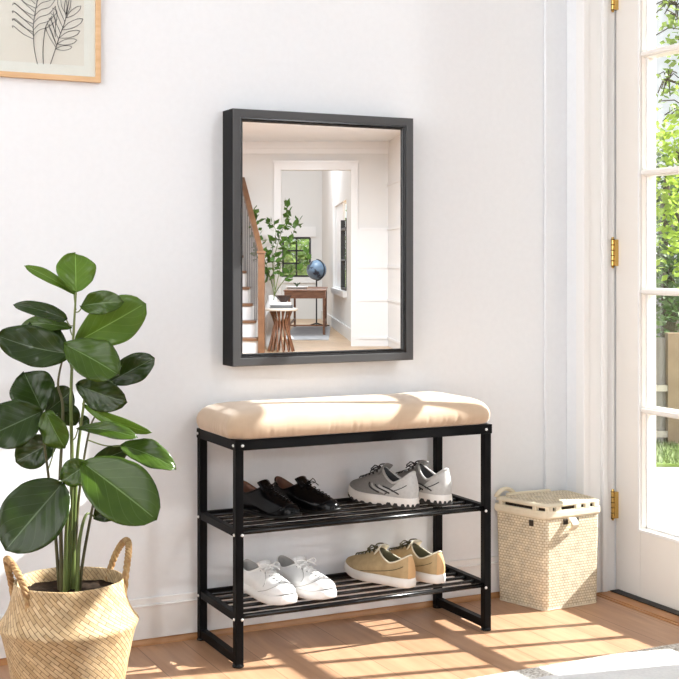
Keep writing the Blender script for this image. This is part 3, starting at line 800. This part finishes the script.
def cr(pts, n=6):
    w = [V(p) for p in pts]; res = []
    for i in range(len(w)-1):
        p0 = w[max(0, i-1)]; p1 = w[i]; p2 = w[i+1]; p3 = w[min(len(w)-1, i+2)]
        for k in range(n):
            t = k/n; res.append(.5*((2*p1)+(p2-p0)*t+(2*p0-5*p1+4*p2-p3)*t*t+(3*p1-p0-3*p2+p3)*t*t*t))
    res.append(w[-1]); return res
def stem(pts, r0, r1, m=STEM):
    q = cr([U(x, y, PW+d)-POT for x, y, d in pts])
    b = MB(); b.tube(q, lambda t: lerp(r0, r1, t), 9); return b.build('stem', m, plant, smooth=True)
random.seed(11)
leaf((76,292), (75,254), 39, -.02, .02, 8, LL, .10, .10, wide=.55)
leaf((75,294), (24,266), 11, 0, -.05, 25, LL, .10, .18)
leaf((66,319), (13,305), 15, -.03, -.06, 20, LD, .14, .15, wide=.45)
leaf((71,328), (20,327), 15, .03, .06, 20, LM, .22, .1, wide=.5)
leaf((69,354), (-4,336), 39, -.04, -.10, 15, LD, -.06, .13, wide=.5)
leaf((67,352), (30,322), 24, .0, .04, 30, LD, .10, .1, wide=.6)
leaf((82,306), (124,302), 24, 0, -.03, -12, LM, .16, .16, wide=.55)
leaf((76,342), (145,303), 47, .05, .10, 10, LL, .08, .08, wide=.58, wav=.10)
leaf((65,345), (119,376), 40, -.06, -.10, -18, LM, .12, .12, wide=.58)
leaf((110,382), (155,358), 29, .04, .02, -8, LD, .08, .12, wide=.58)
leaf((78,385), (127,402), 33, .0, -.04, 10, LD, .14, .12, wide=.58)
leaf((43,412), (24,373), 46, .03, .07, 5, LD, .08, .10, wide=.55)
leaf((45,413), (72,390), 28, .03, .07, 15, LD, .10, .1, wide=.6)
leaf((41,412), (-14,438), 47, -.06, -.12, 12, LD, .10, .12, wide=.55)
leaf((46,412), (66,448), 26, -.08, -.09, 30, LM, .12, .12, wide=.5)
leaf((56,440), (16,462), 33, .0, .0, 5, LD, .08, .12, wide=.55)
leaf((79,424), (89,419), 12, .04, .05, 0, LD, .1, .1)
leaf((84,404), (152,428), 13, .02, -.02, 20, LL, .20, .14, curl=.06, wide=.6)
leaf((78,429), (138,438), 15, -.02, -.05, -22, LM, .16, .14, wide=.62)
leaf((92,462), (128,449), 20, .02, .02, 10, LD, .12, .1)
leaf((122,446), (176,470), 25, .0, -.03, -25, LM, .16, .15, wide=.5)
leaf((84,464), (157,521), 58, -.08, -.14, -10, LM, .12, .12, wide=.55, wav=.03)
leaf((88,464), (62,482), 27, -.05, -.06, 10, LM, .12, .12, wide=.5)
leaf((62,484), (6,551), 62, -.06, -.12, 12, LD, .10, .12, wide=.50, wav=.03)
leaf((94,518), (119,503), 25, .03, .03, 5, LD, .06, .10, wide=.6)
leaf((60,400), (76,425), 22, .05, .06, 10, LD, .1, .1)
stem([(67,597,0),(70,540,-.005),(72,470,0),(71,400,0),(73,345,0),(76,292,-.02)], .0062, .0022)
stem([(73,597,.01),(74,530,.01),(77,460,.01),(83,410,.01),(88,372,.0)], .0058, .0022)
stem([(62,597,-.01),(61,540,-.01),(60,480,-.01),(63,410,0),(58,384,0),(63,357,-.02)], .0052, .002, STEMB)
stem([(77,597,-.01),(79,545,-.01),(86,515,.01),(95,517,.03)], .0055, .002)
stem([(75,597,.02),(77,520,.02),(83,465,.02),(91,425,.02),(100,410,.01)], .004, .0016, STEMB)
stem([(60,597,.01),(55,530,.01),(49,480,-.02),(44,440,-.03),(42,412,-.02)], .0045, .0018, STEMB)
stem([(79,597,0),(83,560,0),(92,510,.0),(96,490,0),(92,463,-.06)], .0042, .0018, STEMB)
stem([(65,597,-.02),(66,540,-.03),(67,505,-.05),(62,484,-.06)], .0055, .0022)
stem([(70,597,.03),(75,520,.03),(78,450,.03),(80,424,.04)], .0045, .0016)
for p0, p1 in (((76,310,-.01),(74,294,0)),((73,326,0),(66,319,-.03)),((73,335,0),(70,328,.03)),((74,312,0),(83,306,0)),((73,348,0),(77,342,.05)),((72,360,0),(66,345,-.05)),
               ((72,372,0),(69,354,-.04)),((86,380,0),(79,385,0)),((84,398,0),(110,382,.03)),((80,425,.02),(84,404,.02)),((73,440,0),(78,429,-.02)),((88,440,.02),(122,446,0)),((75,470,0),(92,462,.02)),((48,470,-.02),(56,440,0))):
    q0, q1 = U(p0[0], p0[1], PW+p0[2])-POT, U(p1[0], p1[1], PW+p1[2])-POT
    b = MB(); b.tube(cr([q0, q0.lerp(q1, .5)+V((0, 0, -.006)), q1]), .0016, 6); b.build('leaf_stalk', STEM, plant, smooth=True)

# ------------------------------------------------------------------ rug
RUG = noisemat('white pile', (.70,.70,.70), (.76,.76,.755), .95, scale=120, bump=.4)
RUGB = noisemat('speckled border', (.36,.32,.27), (.74,.71,.66), .95, scale=160, lo=.38, hi=.56, bump=.5)
RX0, RX1, RY0, RY1 = 1.50, 2.33, -1.72, -.622
rug = tag(bpy.data.objects.new('rug', None), 'white rug with speckled grey border on the floor by the door', 'rug'); C.objects.link(rug); rug.location = ((RX0+RX1)/2, (RY0+RY1)/2, 0)
hx_, hy_ = (RX1-RX0)/2, (RY1-RY0)/2
b = MB(); rr = [(a_, z_) for a_, z_ in ((0, .0), (0, .005), (.004, .008), (.075, .0085), (.075, .006))]
b.grid([[V((x, y, z_)) for x, y in rrect(hx_-a_, hy_-a_, .05, 120)] for a_, z_ in rr], True); b.build('border', RUGB, rug, smooth=True)
b = MB(); f_ = [[V((x, y, z_)) for x, y in rrect(hx_-a_, hy_-a_, .07, 120)] for a_, z_ in ((.072, .001), (.074, .009), (.08, .0105))]
g = b.grid(f_, True); b.face(g[-1]); b.build('pile_field', RUG, rug)

# ------------------------------------------------------------------ outdoors beyond the door
b = MB(); b.box((2.60, YE+.01, -.12), (9, 30, -.06)); PATIO = noisemat('pale paving', (.40,.36,.315), (.47,.43,.385), .8, scale=3, bump=.1)
structure(b.build('patio', PATIO))
LAWN = noisemat('lawn soil', (.20,.30,.06), (.28,.40,.10), .9, scale=5)
def O(u, w, z):
    p_ = CAM+FW*w+RT*u; return V((p_.x, p_.y, z))
lw0 = F*1.06/(467-HOR)
b = MB(); b.hexa([O(.9,lw0,-.11),O(8,lw0,-.11),O(12,16,-.11),O(.9,16,-.11),O(.9,lw0,-.045),O(8,lw0,-.045),O(12,16,-.045),O(.9,16,-.045)])
structure(b.build('lawn', LAWN))
GRASS = mat('grass blade', (.23,.30,.10), .6)
b = MB(); random.seed(3)
for i in range(3500):
    w = random.uniform(lw0, lw0+.9); u = random.uniform(1.45, 2.1)*w/6.6; h = random.uniform(.02, .045)
    p_ = O(u, w, -.046); a = random.uniform(0, pi); d_ = V((cos(a), sin(a), 0))*.004
    b.face([b.p(p_-d_), b.p(p_+d_), b.p(p_+V((random.uniform(-.02,.02), random.uniform(-.02,.02), h)))])
tag(b.build('grass', GRASS, recalc=False), 'short green lawn grass beyond the patio outside the door', 'grass', kind='stuff')
WOODG = noisemat('weathered grey wood', (.20,.18,.155), (.31,.285,.25), .85, scale=10, stretch=(1,1,.15))
WOODL = noisemat('pale fence rail', (.50,.45,.38), (.58,.53,.46), .8, scale=10)
fw = 7.35
fence = thing('garden_fence', 'weathered grey plank fence with pale rails behind the lawn outside', 'fence', O(1.9, fw, -.06))
rl = lambda x, y, z: O(x, y, z)-fence.location
random.seed(9)
u = 1.2
while u < 3.0:
    b = MB(rl); wd_ = .105; tz = hz(338, fw)+random.uniform(-.01, .01)
    b.box((u, fw+.02, -.06), (u+wd_, fw+.04, tz)); b.build('plank', WOODG, fence); u += wd_+.008
for y_ in (388, 434):
    b = MB(rl); b.box((1.2, fw-.02, hz(y_+3, fw)), (3.0, fw+.02, hz(y_-3, fw))); b.build('rail', WOODL, fence)
for px in (672, 760):
    b = MB(rl); u = hu(px, fw); b.box((u-.03, fw-.03, -.06), (u+.05, fw+.045, hz(333, fw))); b.build('post', noisemat('brown post', (.27,.19,.12), (.36,.26,.17), .8, scale=8), fence)
BARK = noisemat('bark', (.07,.05,.035), (.13,.10,.075), .9, scale=12, bump=.5)
def fol(name, c, tr=.35):
    m = mat(name, c, .5); n, l, bs = nodes(m); t_ = n.new('ShaderNodeBsdfTranslucent'); t_.inputs[0].default_value = (*[min(1, x*1.2) for x in c], 1)
    ms = n.new('ShaderNodeMixShader'); ms.inputs[0].default_value = tr
    l.new(bs.outputs[0], ms.inputs[1]); l.new(t_.outputs[0], ms.inputs[2]); l.new(ms.outputs[0], n['Material Output'].inputs[0]); return m
def tree(label, u, w, blobs, m, n, ls, seed, sparse=False):
    random.seed(seed)
    base = O(u, w, -.06); t_ = thing('garden_tree', label, 'tree', base, 0, None)
    top = max(z+r*.3 for _, _, z, r in blobs)
    b = MB(); b.tube(cr([(0,0,0), (.03,.02,top*.4), (-.02,.03,top*.75), (0,0,top)]), lambda t: lerp(.09, .02, t), 10)
    for bu, bw, bz, br in blobs:
        q = O(u+bu, w+bw, bz-.06)-base
        b.tube(cr([V((0, 0, max(.3, bz-br))), V((q.x*.5, q.y*.5, bz-br*.4)), q]), lambda t: lerp(.03, .008, t), 6)
        if sparse:
            for _ in range(16):
                d_ = V((random.gauss(0,1), random.gauss(0,1), random.gauss(0,1))).normalized()*br*random.uniform(.5, 1)
                b.tube([q, q+d_*.5+V((0,0,.05)), q+d_], .006, 4)
    b.build('trunk', BARK, t_, smooth=True)
    b = MB()
    for bu, bw, bz, br in blobs:
        q = O(u+bu, w+bw, bz-.06)-base
        for _ in range(int(n*br*br)):
            d_ = V((random.gauss(0,1), random.gauss(0,1), random.gauss(0,1))).normalized()*br*random.random()**.45
            p_ = q+d_; a1 = V((random.gauss(0,1), random.gauss(0,1), random.gauss(0,.6))).normalized(); a2 = a1.orthogonal().normalized()
            a2 = M.Rotation(random.uniform(0, 6.28), 3, a1) @ a2; s_ = ls*random.uniform(.6, 1.3)
            b.face([b.p(p_-a1*s_), b.p(p_+a2*s_*.5), b.p(p_+a1*s_), b.p(p_-a2*s_*.5)])
    b.build('foliage', m, t_, recalc=False)
    return t_
wA = 9.2
def bl(px, py, w, u, w0, r): return (hu(px, w)-u, w-w0, hz(py, w)+.06, r)
uA = hu(690, 9.2)
tree('bright yellow-green bushy tree beyond the garden fence', uA, 9.2, [bl(676,150,9.2,uA,9.2,.26), bl(672,205,9.0,uA,9.2,.30), bl(690,235,9.2,uA,9.2,.42), bl(705,150,9.3,uA,9.2,.5)], fol('yellow green leaf', (.38,.50,.07)), 2600, .035, 4)
uB = hu(668, 10.5)
tree('dark green dense tree behind the fence rails', uB, 10.5, [bl(662,262,10.4,uB,10.5,.5), bl(680,300,10.5,uB,10.5,.55), bl(650,200,11,uB,10.5,.45), bl(690,190,11,uB,10.5,.4)], fol('deep green leaf', (.10,.17,.05), .2), 3600, .04, 5)
uC = hu(720, 11.5)
tree('tall sparse tree with light branches against the sky outside', uC, 11.5, [bl(684,30,11.5,uC,11.5,.30), bl(676,5,11.4,uC,11.5,.28), bl(668,80,11.5,uC,11.5,.20), bl(690,110,11.5,uC,11.5,.3), bl(715,50,11.5,uC,11.5,.5)], fol('light green leaf', (.30,.40,.10)), 750, .045, 6, True)

# ------------------------------------------------------------------ the hall the mirror shows (opposite the bench)
HWALL = mat('hall wall paint', (.74,.735,.72), .6)
WH = 15.2
zt = hz(170, WH)
b = MB(Hl)
o0, o1 = hu(281, WH), hu(351, WH)
b.box((-2.6, WH, 0), (o0, WH+.12, 2.42)); b.box((o1, WH, 0), (hu(388, WH), WH+.12, 2.42)); b.box((o0, WH, zt), (o1, WH+.12, 2.42))
structure(b.build('wall_hall', HWALL))
b = MB(Hl)
c7 = 7/F*WH
b.box((o0-c7, WH-.025, 0), (o0, WH, zt+c7)); b.box((o1, WH-.025, 0), (o1+c7, WH, zt+c7)); b.box((o0, WH-.025, zt), (o1, WH, zt+c7)); b.box((o0-c7-.01, WH-.035, zt+c7), (o1+c7+.01, WH, zt+c7+.03))
structure(b.build('trim_hall', TRIM))
b = MB(Hl)                        # wainscot and side wall
ua, ub = o1+c7, hu(388, WH)
b.box((ua, WH-.012, 0), (ub, WH, hz(229, WH)))
for y_ in (229, 267, 300, 338): b.box((ua+.02, WH-.022, hz(y_+1.2, WH)), (ub, WH, hz(y_-1.2, WH)))
structure(b.build('trim_wainscot', TRIM))
b = MB(Hl)
u2, w2 = hu(430, 12.4), 12.4
b.hexa([(ub,WH,0),(u2,w2,0),(u2+.1,w2,0),(ub+.1,WH,0),(ub,WH,2.42),(u2,w2,2.42),(u2+.1,w2,2.42),(ub+.1,WH,2.42)])
for y_ in (185, 229, 267, 300, 338):
    z0, z1 = hz(y_+1.2, WH), hz(y_-1.2, WH)
    b.hexa([(ub-.012,WH,z0),(u2-.012,w2,z0),(u2,w2,z0),(ub,WH,z0),(ub-.012,WH,z1),(u2-.012,w2,z1),(u2,w2,z1),(ub,WH,z1)])
structure(b.build('wall_side', TRIM))
b = MB(Hl); b.box((-2.6, 12.2, 2.42), (1.6, WH+.1, 2.5)); structure(b.build('ceiling', mat('ceiling paint', (.78,.81,.85), .7)))
b = MB(Hl); b.box((-2.6, WH-.06, 2.34), (1.0, WH, 2.42)); b.box((-2.6, WH-.03, 2.28), (1.0, WH, 2.34)); structure(b.build('trim_cornice', TRIM))
b = MB(Hl); b.box((-2.6, 13.0, 0), (1.6, 24, .004)); structure(b.build('floor_hall', HFLOOR))
# far room
WF = 22.5
b = MB(Hl); cu = hu(322, WF); xw0, xw1, zw0, zw1 = hu(283, WF), hu(310, WF), hz(276, WF), hz(238, WF)
b.box((-2.6, WF, 0), (xw0, WF+.1, 3)); b.box((xw1, WF, 0), (cu+.3, WF+.1, 3)); b.box((xw0, WF, 0), (xw1, WF+.1, zw0)); b.box((xw0, WF, zw1), (xw1, WF+.1, 3))
structure(b.build('wall_far', HWALL))
def oblq(t, off, z): # along the right wall of the far room
    a = (cu, WF); c_ = (hu(352, WH+.2)+.06, WH+.2)
    return (lerp(a[0], c_[0], t)+off, lerp(a[1], c_[1], t), z)
def obx(mb, t0, t1, f0, f1, z0, z1):
    mb.hexa([oblq(t0,f0,z0),oblq(t1,f0,z0),oblq(t1,f1,z0),oblq(t0,f1,z0),oblq(t0,f0,z1),oblq(t1,f0,z1),oblq(t1,f1,z1),oblq(t0,f1,z1)])
def tof(px):
    lo, hi = 0, 1
    for _ in range(30):
        m_ = (lo+hi)/2; q = oblq(m_, 0, 0)
        if CX+q[0]/q[1]*F < px: lo = m_
        else: hi = m_
    return lo
tA, tB = tof(335), tof(346.5); wq = oblq((tA+tB)/2, 0, 0)[1]; zA, zB = hz(288, wq), hz(203, wq)
b = MB(Hl)
obx(b, 0, tA, 0, .1, 0, 3); obx(b, tB, 1, 0, .1, 0, 3); obx(b, tA, tB, 0, .1, 0, zA); obx(b, tA, tB, 0, .1, zB, 3)
obx(b, 0, 1, -.02, 0, 0, .16)
structure(b.build('wall_study', HWALL))
BLKW = mat('black window bar', (.012,.012,.013), .4)
win = bpy.data.objects.new('window_1', None); C.objects.link(win); structure(win); win.location = Hl((xw0+xw1)/2, WF, zw0)
rl = lambda x, y, z: Hl(x, y, z)-win.location
b = MB(rl); e = .03
for x in (xw0, (xw0+xw1)/2, xw1): b.box((x-e/2, WF-.01, zw0), (x+e/2, WF+.05, zw1))
for k in range(4): z = lerp(zw0, zw1, k/3); b.box((xw0, WF-.01, z-e/2), (xw1, WF+.05, z+e/2))
b.build('window_frame', BLKW, win)
b = MB(rl); b.box((xw0-.1, WF-.03, zw0-.12), (xw1+.1, WF, zw0-.02)); b.box((xw0-.1, WF-.03, zw1+.02), (xw1+.1, WF, zw1+.2)); b.build('window_sill', TRIM, win)
b = MB(rl); b.box((xw0, WF+.02, zw0), (xw1, WF+.024, zw1)); b.build('glass_pane', GLASS, win)
win2 = bpy.data.objects.new('window_2', None); C.objects.link(win2); structure(win2); win2.location = Hl(*oblq(tA, 0, zA))
rl = lambda x, y, z: Hl(x, y, z)-win2.location
b = MB(rl); tm = lerp(tA, tB, .6)
for t_ in (tm, tB): obx(b, t_-.004, t_+.004, -.01, .05, zA, zB-.25)
for z in (zA, lerp(zA, zB, .33), lerp(zA, zB, .68)): obx(b, tm, tB, -.01, .05, z-.015, z+.015)
b.build('window_frame', BLKW, win2)
b = MB(rl); obx(b, tA-.012, tA, -.03, 0, zA-.1, zB+.1); obx(b, tA-.02, tB+.01, -.05, 0, zA-.1, zA-.02); obx(b, tA, tm, .02, .05, zA, zB); b.build('window_sill', TRIM, win2)
b = MB(rl); obx(b, tA, tB, .055, .06, zA, zB); b.build('glass_pane', GLASS, win2)
uD = hu(300, 26)
b_t = tree('green tree outside the far study window', 0, 0, [(0,0,1.2,.01)], LD, 0, .1, 1)
for ch in list(b_t.children): bpy.data.objects.remove(ch)
b_t.location = Hl(hu(297, 25), 25, 0)
b = MB(); random.seed(21)
for _ in range(2200):
    p_ = V((random.gauss(0, .5), random.gauss(0, .3), random.gauss(1.0, .35))); a1 = V((random.gauss(0,1), random.gauss(0,1), random.gauss(0,1))).normalized(); a2 = a1.orthogonal().normalized(); s_ = .06
    if p_.z < .3: continue
    b.face([b.p(p_-a1*s_), b.p(p_+a2*s_*.5), b.p(p_+a1*s_), b.p(p_-a2*s_*.5)])
b.build('foliage', fol('study tree leaf', (.22,.34,.10)), b_t, recalc=False)
b = MB(); b.tube([(0,0,0),(.02,0,.5),(0,0,1.1)], .05, 8); b.build('trunk', BARK, b_t)

WALN = noisemat('walnut', (.14,.055,.025), (.22,.095,.045), .4, scale=10, stretch=(1,1,6))
WOODS = noisemat('stair oak', (.17,.08,.038), (.23,.115,.055), .4, scale=8)
# staircase
sl = Hl(hu(250, 14), 14.2, 0)
stair = thing('staircase', 'white staircase with brown treads and handrail shown in the mirror', 'stairs', sl)
rl = lambda x, y, z: Hl(x, y, z)-sl
un = hu(261.5, 13.95)
for k in range(6):
    w0 = 14.0+.20*k; z = .17*(k+1)+.012*k; ur = lerp(un-.03, hu(242,15.15), k/5.5)
    b = MB(rl); b.box((-1.9, w0, z-.03), (ur, min(w0+.24, WH-.001), z)); b.build('tread', WOODS, stair, bevel=.004)
    b = MB(rl); b.box((-1.9, w0+.02, max(0, z-.20)), (ur-.01, w0+.05, z-.03)); b.build('riser', TRIM, stair)
    for f in (.3, .8):
        wb = w0+.2*f; tt = (wb-14.0)/1.1
        if wb < 15.15:
            b = MB(rl); ul_ = lerp(un, hu(242,15.15), tt)-.008; b.box((ul_, wb, z), (ul_+.015, wb+.015, lerp(1.08, 1.93, tt))); b.build('baluster', mat('grey iron', (.22,.22,.23), .4) if 'grey iron' not in BM else BM['grey iron'], stair)
un = hu(261.5, 13.95)
b = MB(rl); b.box((un-.036, 13.9, 0), (un+.036, 13.97, 1.09)); b.box((un-.045, 13.89, 1.09), (un+.045, 13.98, 1.12)); b.build('newel_post', WOODS, stair, bevel=.004)
b = MB(rl); b.hexa([(un-.03,13.95,1.06),(un+.025,13.95,1.06),(hu(242,15.15)+.03,15.15,1.94),(hu(242,15.15)-.03,15.15,1.94),
                    (un-.03,13.95,1.115),(un+.025,13.95,1.115),(hu(242,15.15)+.03,15.15,2.0),(hu(242,15.15)-.03,15.15,2.0)]); b.build('handrail', WOODS, stair)
# side table
ut, wt = hu(281, 14.35), 14.35; zt_ = hz(308, wt)
stl = Hl(ut, wt, 0)
st = thing('side_table', 'round side table on flared brown slats shown in the mirror', 'table', stl)
STONE = noisemat('pale stone', (.66,.62,.56), (.74,.70,.65), .3, scale=12)
b = MB(); b.lathe([(.0, zt_-.03), (.18, zt_-.03), (.19, zt_-.02), (.19, zt_-.004), (.186, zt_), (0, zt_)], 40); b.build('table_top', STONE, st)
for k in range(14):
    a = 2*pi*k/14; a2 = a+.5
    b = MB(); b.tube(cr([(.145*cos(a), .145*sin(a), .004), (.085*cos(a+.25), .085*sin(a+.25), .25), (.075*cos(a+.32), .075*sin(a+.32), .33), (.12*cos(a2), .12*sin(a2), zt_-.03)]), .011, 8); b.build('slat', WALN, st, smooth=True)
zb = zt_
for i, (w_, d_, h_, c, lab) in enumerate(((.25, .19, .035, (.10,.10,.10), 'dark spined book under a white one on the mirrored side table'), (.23, .17, .03, (.75,.74,.72), 'white book under the bowl on the mirrored side table'))):
    bt = thing('book', lab, 'book', stl+V((-.0, 0, zb)), R(20+8*i), 'books on the side table')
    b = MB(); b.box((-w_/2, -d_/2, 0), (w_/2, d_/2, .004)); b.box((-w_/2, -d_/2, h_-.004), (w_/2, d_/2, h_)); b.box((-w_/2, d_/2-.004, .004), (w_/2, d_/2, h_-.004)); b.build('cover', mat('book cloth', c, .6), bt)
    b = MB(); b.box((-w_/2+.004, -d_/2+.004, .004), (w_/2-.004, d_/2-.004, h_-.004)); b.build('pages', PAPER, bt)
    zb += h_
bo = thing('bowl', 'dark brown faceted bowl on the books shown in the mirror', 'bowl', stl+V((.03, .01, zb)))
b = MB(); b.lathe([(.03, 0), (.035, .003), (.105, .075), (.1, .075), (.03, .010), (.0001, .008)], 7); b.build('bowl_body', mat('dark wood', (.05,.022,.014), .4), bo)
# vase with leafy branches
vl = Hl(hu(274, 14.3)-.03, 14.62, 0)
va = thing('vase', 'tall white floor vase of leafy green branches shown in the mirror', 'vase', vl)
zv = .62
b = MB(); b.lathe([(.0, 0), (.075, 0), (.085, .05), (.095, .3), (.085, .5), (.05, .58), (.055, zv), (.045, zv), (.04, .58)], 28); b.build('vase_body', TRIM, va, smooth=True)
GL = fol('branch leaf', (.075,.16,.025), .2)
random.seed(14)
def hv(px, py, w=14.6): return Hl(hu(px, w), w, hz(py, w))-vl
for pts in ([(274,292),(268,270),(262,250),(256,222),(254,208)], [(275,292),(274,262),(280,236),(288,215),(284,206)], [(275,292),(272,255),(276,232),(270,222)], [(276,292),(288,276),(300,268),(308,252)], [(275,292),(282,262),(292,236),(299,220)], [(274,292),(266,268),(258,258),(255,240)]):
    q = cr([V((0, 0, zv-.1))]+[hv(x, y, 14.6+random.uniform(-.1, .1)) for x, y in pts], 6)
    b = MB(); b.tube(q, lambda t: lerp(.006, .002, t), 6); br = b.build('branch', STEM, va)
    b = MB()
    for k in range(10, len(q)-1):
        for _ in range(2):
            p_ = q[k]; a1 = V((random.gauss(0,1), random.gauss(0,1), random.gauss(.2,.7))).normalized(); a2 = a1.cross(V((random.gauss(0,1), random.gauss(0,1), 1))).normalized(); s_ = random.uniform(.07, .125)
            p_ = p_+a1*.01
            b.face([b.p(p_), b.p(p_+a1*s_*.45+a2*s_*.32), b.p(p_+a1*s_), b.p(p_+a1*s_*.45-a2*s_*.32)])
    b.build('leaves', GL, br, recalc=False)
# study rug, desk, globe
b = MB(Hl); b.box((hu(286,17), 16.35, .004), (hu(330,18.5), 19.7, .014)); tag(b.build('area_rug', noisemat('grey rug', (.42,.43,.46), (.55,.56,.58), .95, scale=6)), 'pale grey rug under the desk shown in the mirror', 'rug')
d0, d1 = 17.4, 19.6; ul, ur = hu(288, d0), hu(325.5, d0); zt2 = hz(290, d0)
dl = Hl((ul+ur)/2, (d0+d1)/2, 0)
dk = thing('desk', 'brown wooden writing desk on slim legs shown in the mirror', 'desk', dl)
rl = lambda x, y, z: Hl(x, y, z)-dl
b = MB(rl); b.box((ul-.06, d0-.03, zt2-.02), (ur+.01, d1+.03, zt2)); b.build('desk_top', WALN, dk, bevel=.004)
b = MB(rl); b.box((ul-.05, d0-.012, zt2-.115), (ur, d1+.012, zt2-.02)); b.build('apron', WALN, dk)
for x in (ul+.015, ur-.02):
    for y in (d0+.015, d1-.015):
        b = MB(rl); b.box((x-.016, y-.016, .0141), (x+.016, y+.016, zt2-.115)); b.build('leg', WALN, dk)
b = MB(rl)
for x in (ul+.015, ur-.02): b.box((x-.01, d0, .13), (x+.01, d1, .15))
b.box((ul, d0+.005, .13), (ur, d0+.025, .15)); b.build('stretcher', WALN, dk)
tr = thing('tray', 'white oval tray on the desk shown in the mirror', 'tray', Hl(hu(297, 18.2), 18.2, zt2))
b = MB(); b.lathe([(.0, .0), (.13, 0), (.16, .03), (.155, .034), (.13, .01), (0, .01)], 32); b.build('tray_body', TRIM, tr, smooth=True)
b = MB()
for a in range(5): b.tube([(0, 0, .02), (.02*cos(a*1.3), .02*sin(a*1.3), .06), (.05*cos(a*1.3), .05*sin(a*1.3), .085)], .006, 6)
tag(b.build('succulent', LD), 'tiny dark plant standing in the white tray shown in the mirror', 'plant').location = tr.location+V((0, 0, .0))
wg = 19.95; gl = Hl(hu(316.5, wg), wg, 0); rg = 10/F*wg; zg = hz(270, wg)
gb = thing('globe', 'blue grey globe on a floor stand shown in the mirror', 'globe', gl)
GLOBE = noisemat('globe map', (.16,.24,.34), (.035,.04,.06), .35, scale=5, lo=.52, hi=.56, detail=6)
b = MB(); b.lathe([(max(.0005, rg*sin(pi*k/24)), zg-rg*cos(pi*k/24)) for k in range(25)], 40); b.build('sphere', GLOBE, gb, smooth=True)
b = MB(); b.tube([(0, 0, .03), (0, 0, zg-rg)], .012, 8); b.build('pole', BLKW, gb)
b = MB()
for a in range(4): b.tube([(0, 0, .05), (.12*cos(a*pi/2+.4), .12*sin(a*pi/2+.4), .012), (.2*cos(a*pi/2+.4), .2*sin(a*pi/2+.4), .012)], .011, 8)
b.build('base', BLKW, gb)
b = MB(); b.tube([(rg*1.06*cos(a)*.4, rg*1.06*cos(a)*.9, zg+rg*1.06*sin(a)) for a in [R(-90+i*180/24) for i in range(25)]], .008, 6); b.build('meridian', BLKW, gb)

# ------------------------------------------------------------------ camera, light
cd = bpy.data.cameras.new('camera'); co = bpy.data.objects.new('camera', cd); C.objects.link(co)
cd.sensor_width = 36; cd.lens = F/679*36; cd.shift_y = -(339.5-HOR)/679; cd.clip_start = .05; cd.clip_end = 200
co.location = CAM; co.rotation_euler = (R(90), 0, -TH); sc.camera = co
def sun(name, az, el, power, col, angle):     # az: heading of the light measured from -X towards +Y
    l = bpy.data.lights.new(name, 'SUN'); l.energy = power; l.color = col; l.angle = R(angle)
    o = bpy.data.objects.new(name, l); C.objects.link(o)
    d_ = V((-cos(R(az))*cos(R(el)), sin(R(az))*cos(R(el)), -sin(R(el))))
    o.rotation_euler = d_.to_track_quat('-Z', 'Y').to_euler(); o.location = (6, -4, 6)
    return o
sun('sun', 11, 37, 26.0, (1, .98, .95), .6)
sun('added_low_sun', 66, 30, .55, (1, 1, 1), 3)  # added second sun, aimed for the shadows on the back wall
def hall_fill(u, w, z, size, power):  # unseen area light, added to brighten the mirrored rooms
    l = bpy.data.lights.new('hall_fill', 'AREA'); l.energy = power; l.size = size; l.color = (.88, .94, 1)
    o = bpy.data.objects.new('hall_fill', l); C.objects.link(o); o.location = Hl(u, w, z)
hall_fill(-.4, 12.0, 2.40, .5, 340)
hall_fill(-.4, 19.0, 3.4, 1.2, 210)
w = bpy.data.worlds.new('sky'); sc.world = w; w.use_nodes = True
n = w.node_tree.nodes; l = w.node_tree.links; bg = n['Background']
tc = n.new('ShaderNodeTexCoord'); sx = n.new('ShaderNodeSeparateXYZ'); rp = n.new('ShaderNodeValToRGB')
mr_ = n.new('ShaderNodeMapRange'); mr_.inputs[1].default_value = -1; mr_.inputs[2].default_value = 1
l.new(tc.outputs['Generated'], sx.inputs[0]); l.new(sx.outputs[2], mr_.inputs[0]); l.new(mr_.outputs[0], rp.inputs[0]); l.new(rp.outputs[0], bg.inputs[0])
e0, e1 = rp.color_ramp.elements; e2 = rp.color_ramp.elements.new(.62); e2.color = (.88, .93, 1, 1); e0.position = .48; e0.color = (.30, .29, .28, 1); e1.position = .52; e1.color = (1.5, 1.55, 1.6, 1)
bg.inputs[1].default_value = 1.0
sc.view_settings.view_transform = 'Standard'; sc.view_settings.look = 'None'; sc.view_settings.gamma = 1
sc.view_settings.use_curve_mapping = False; sc.view_settings.exposure = -.64
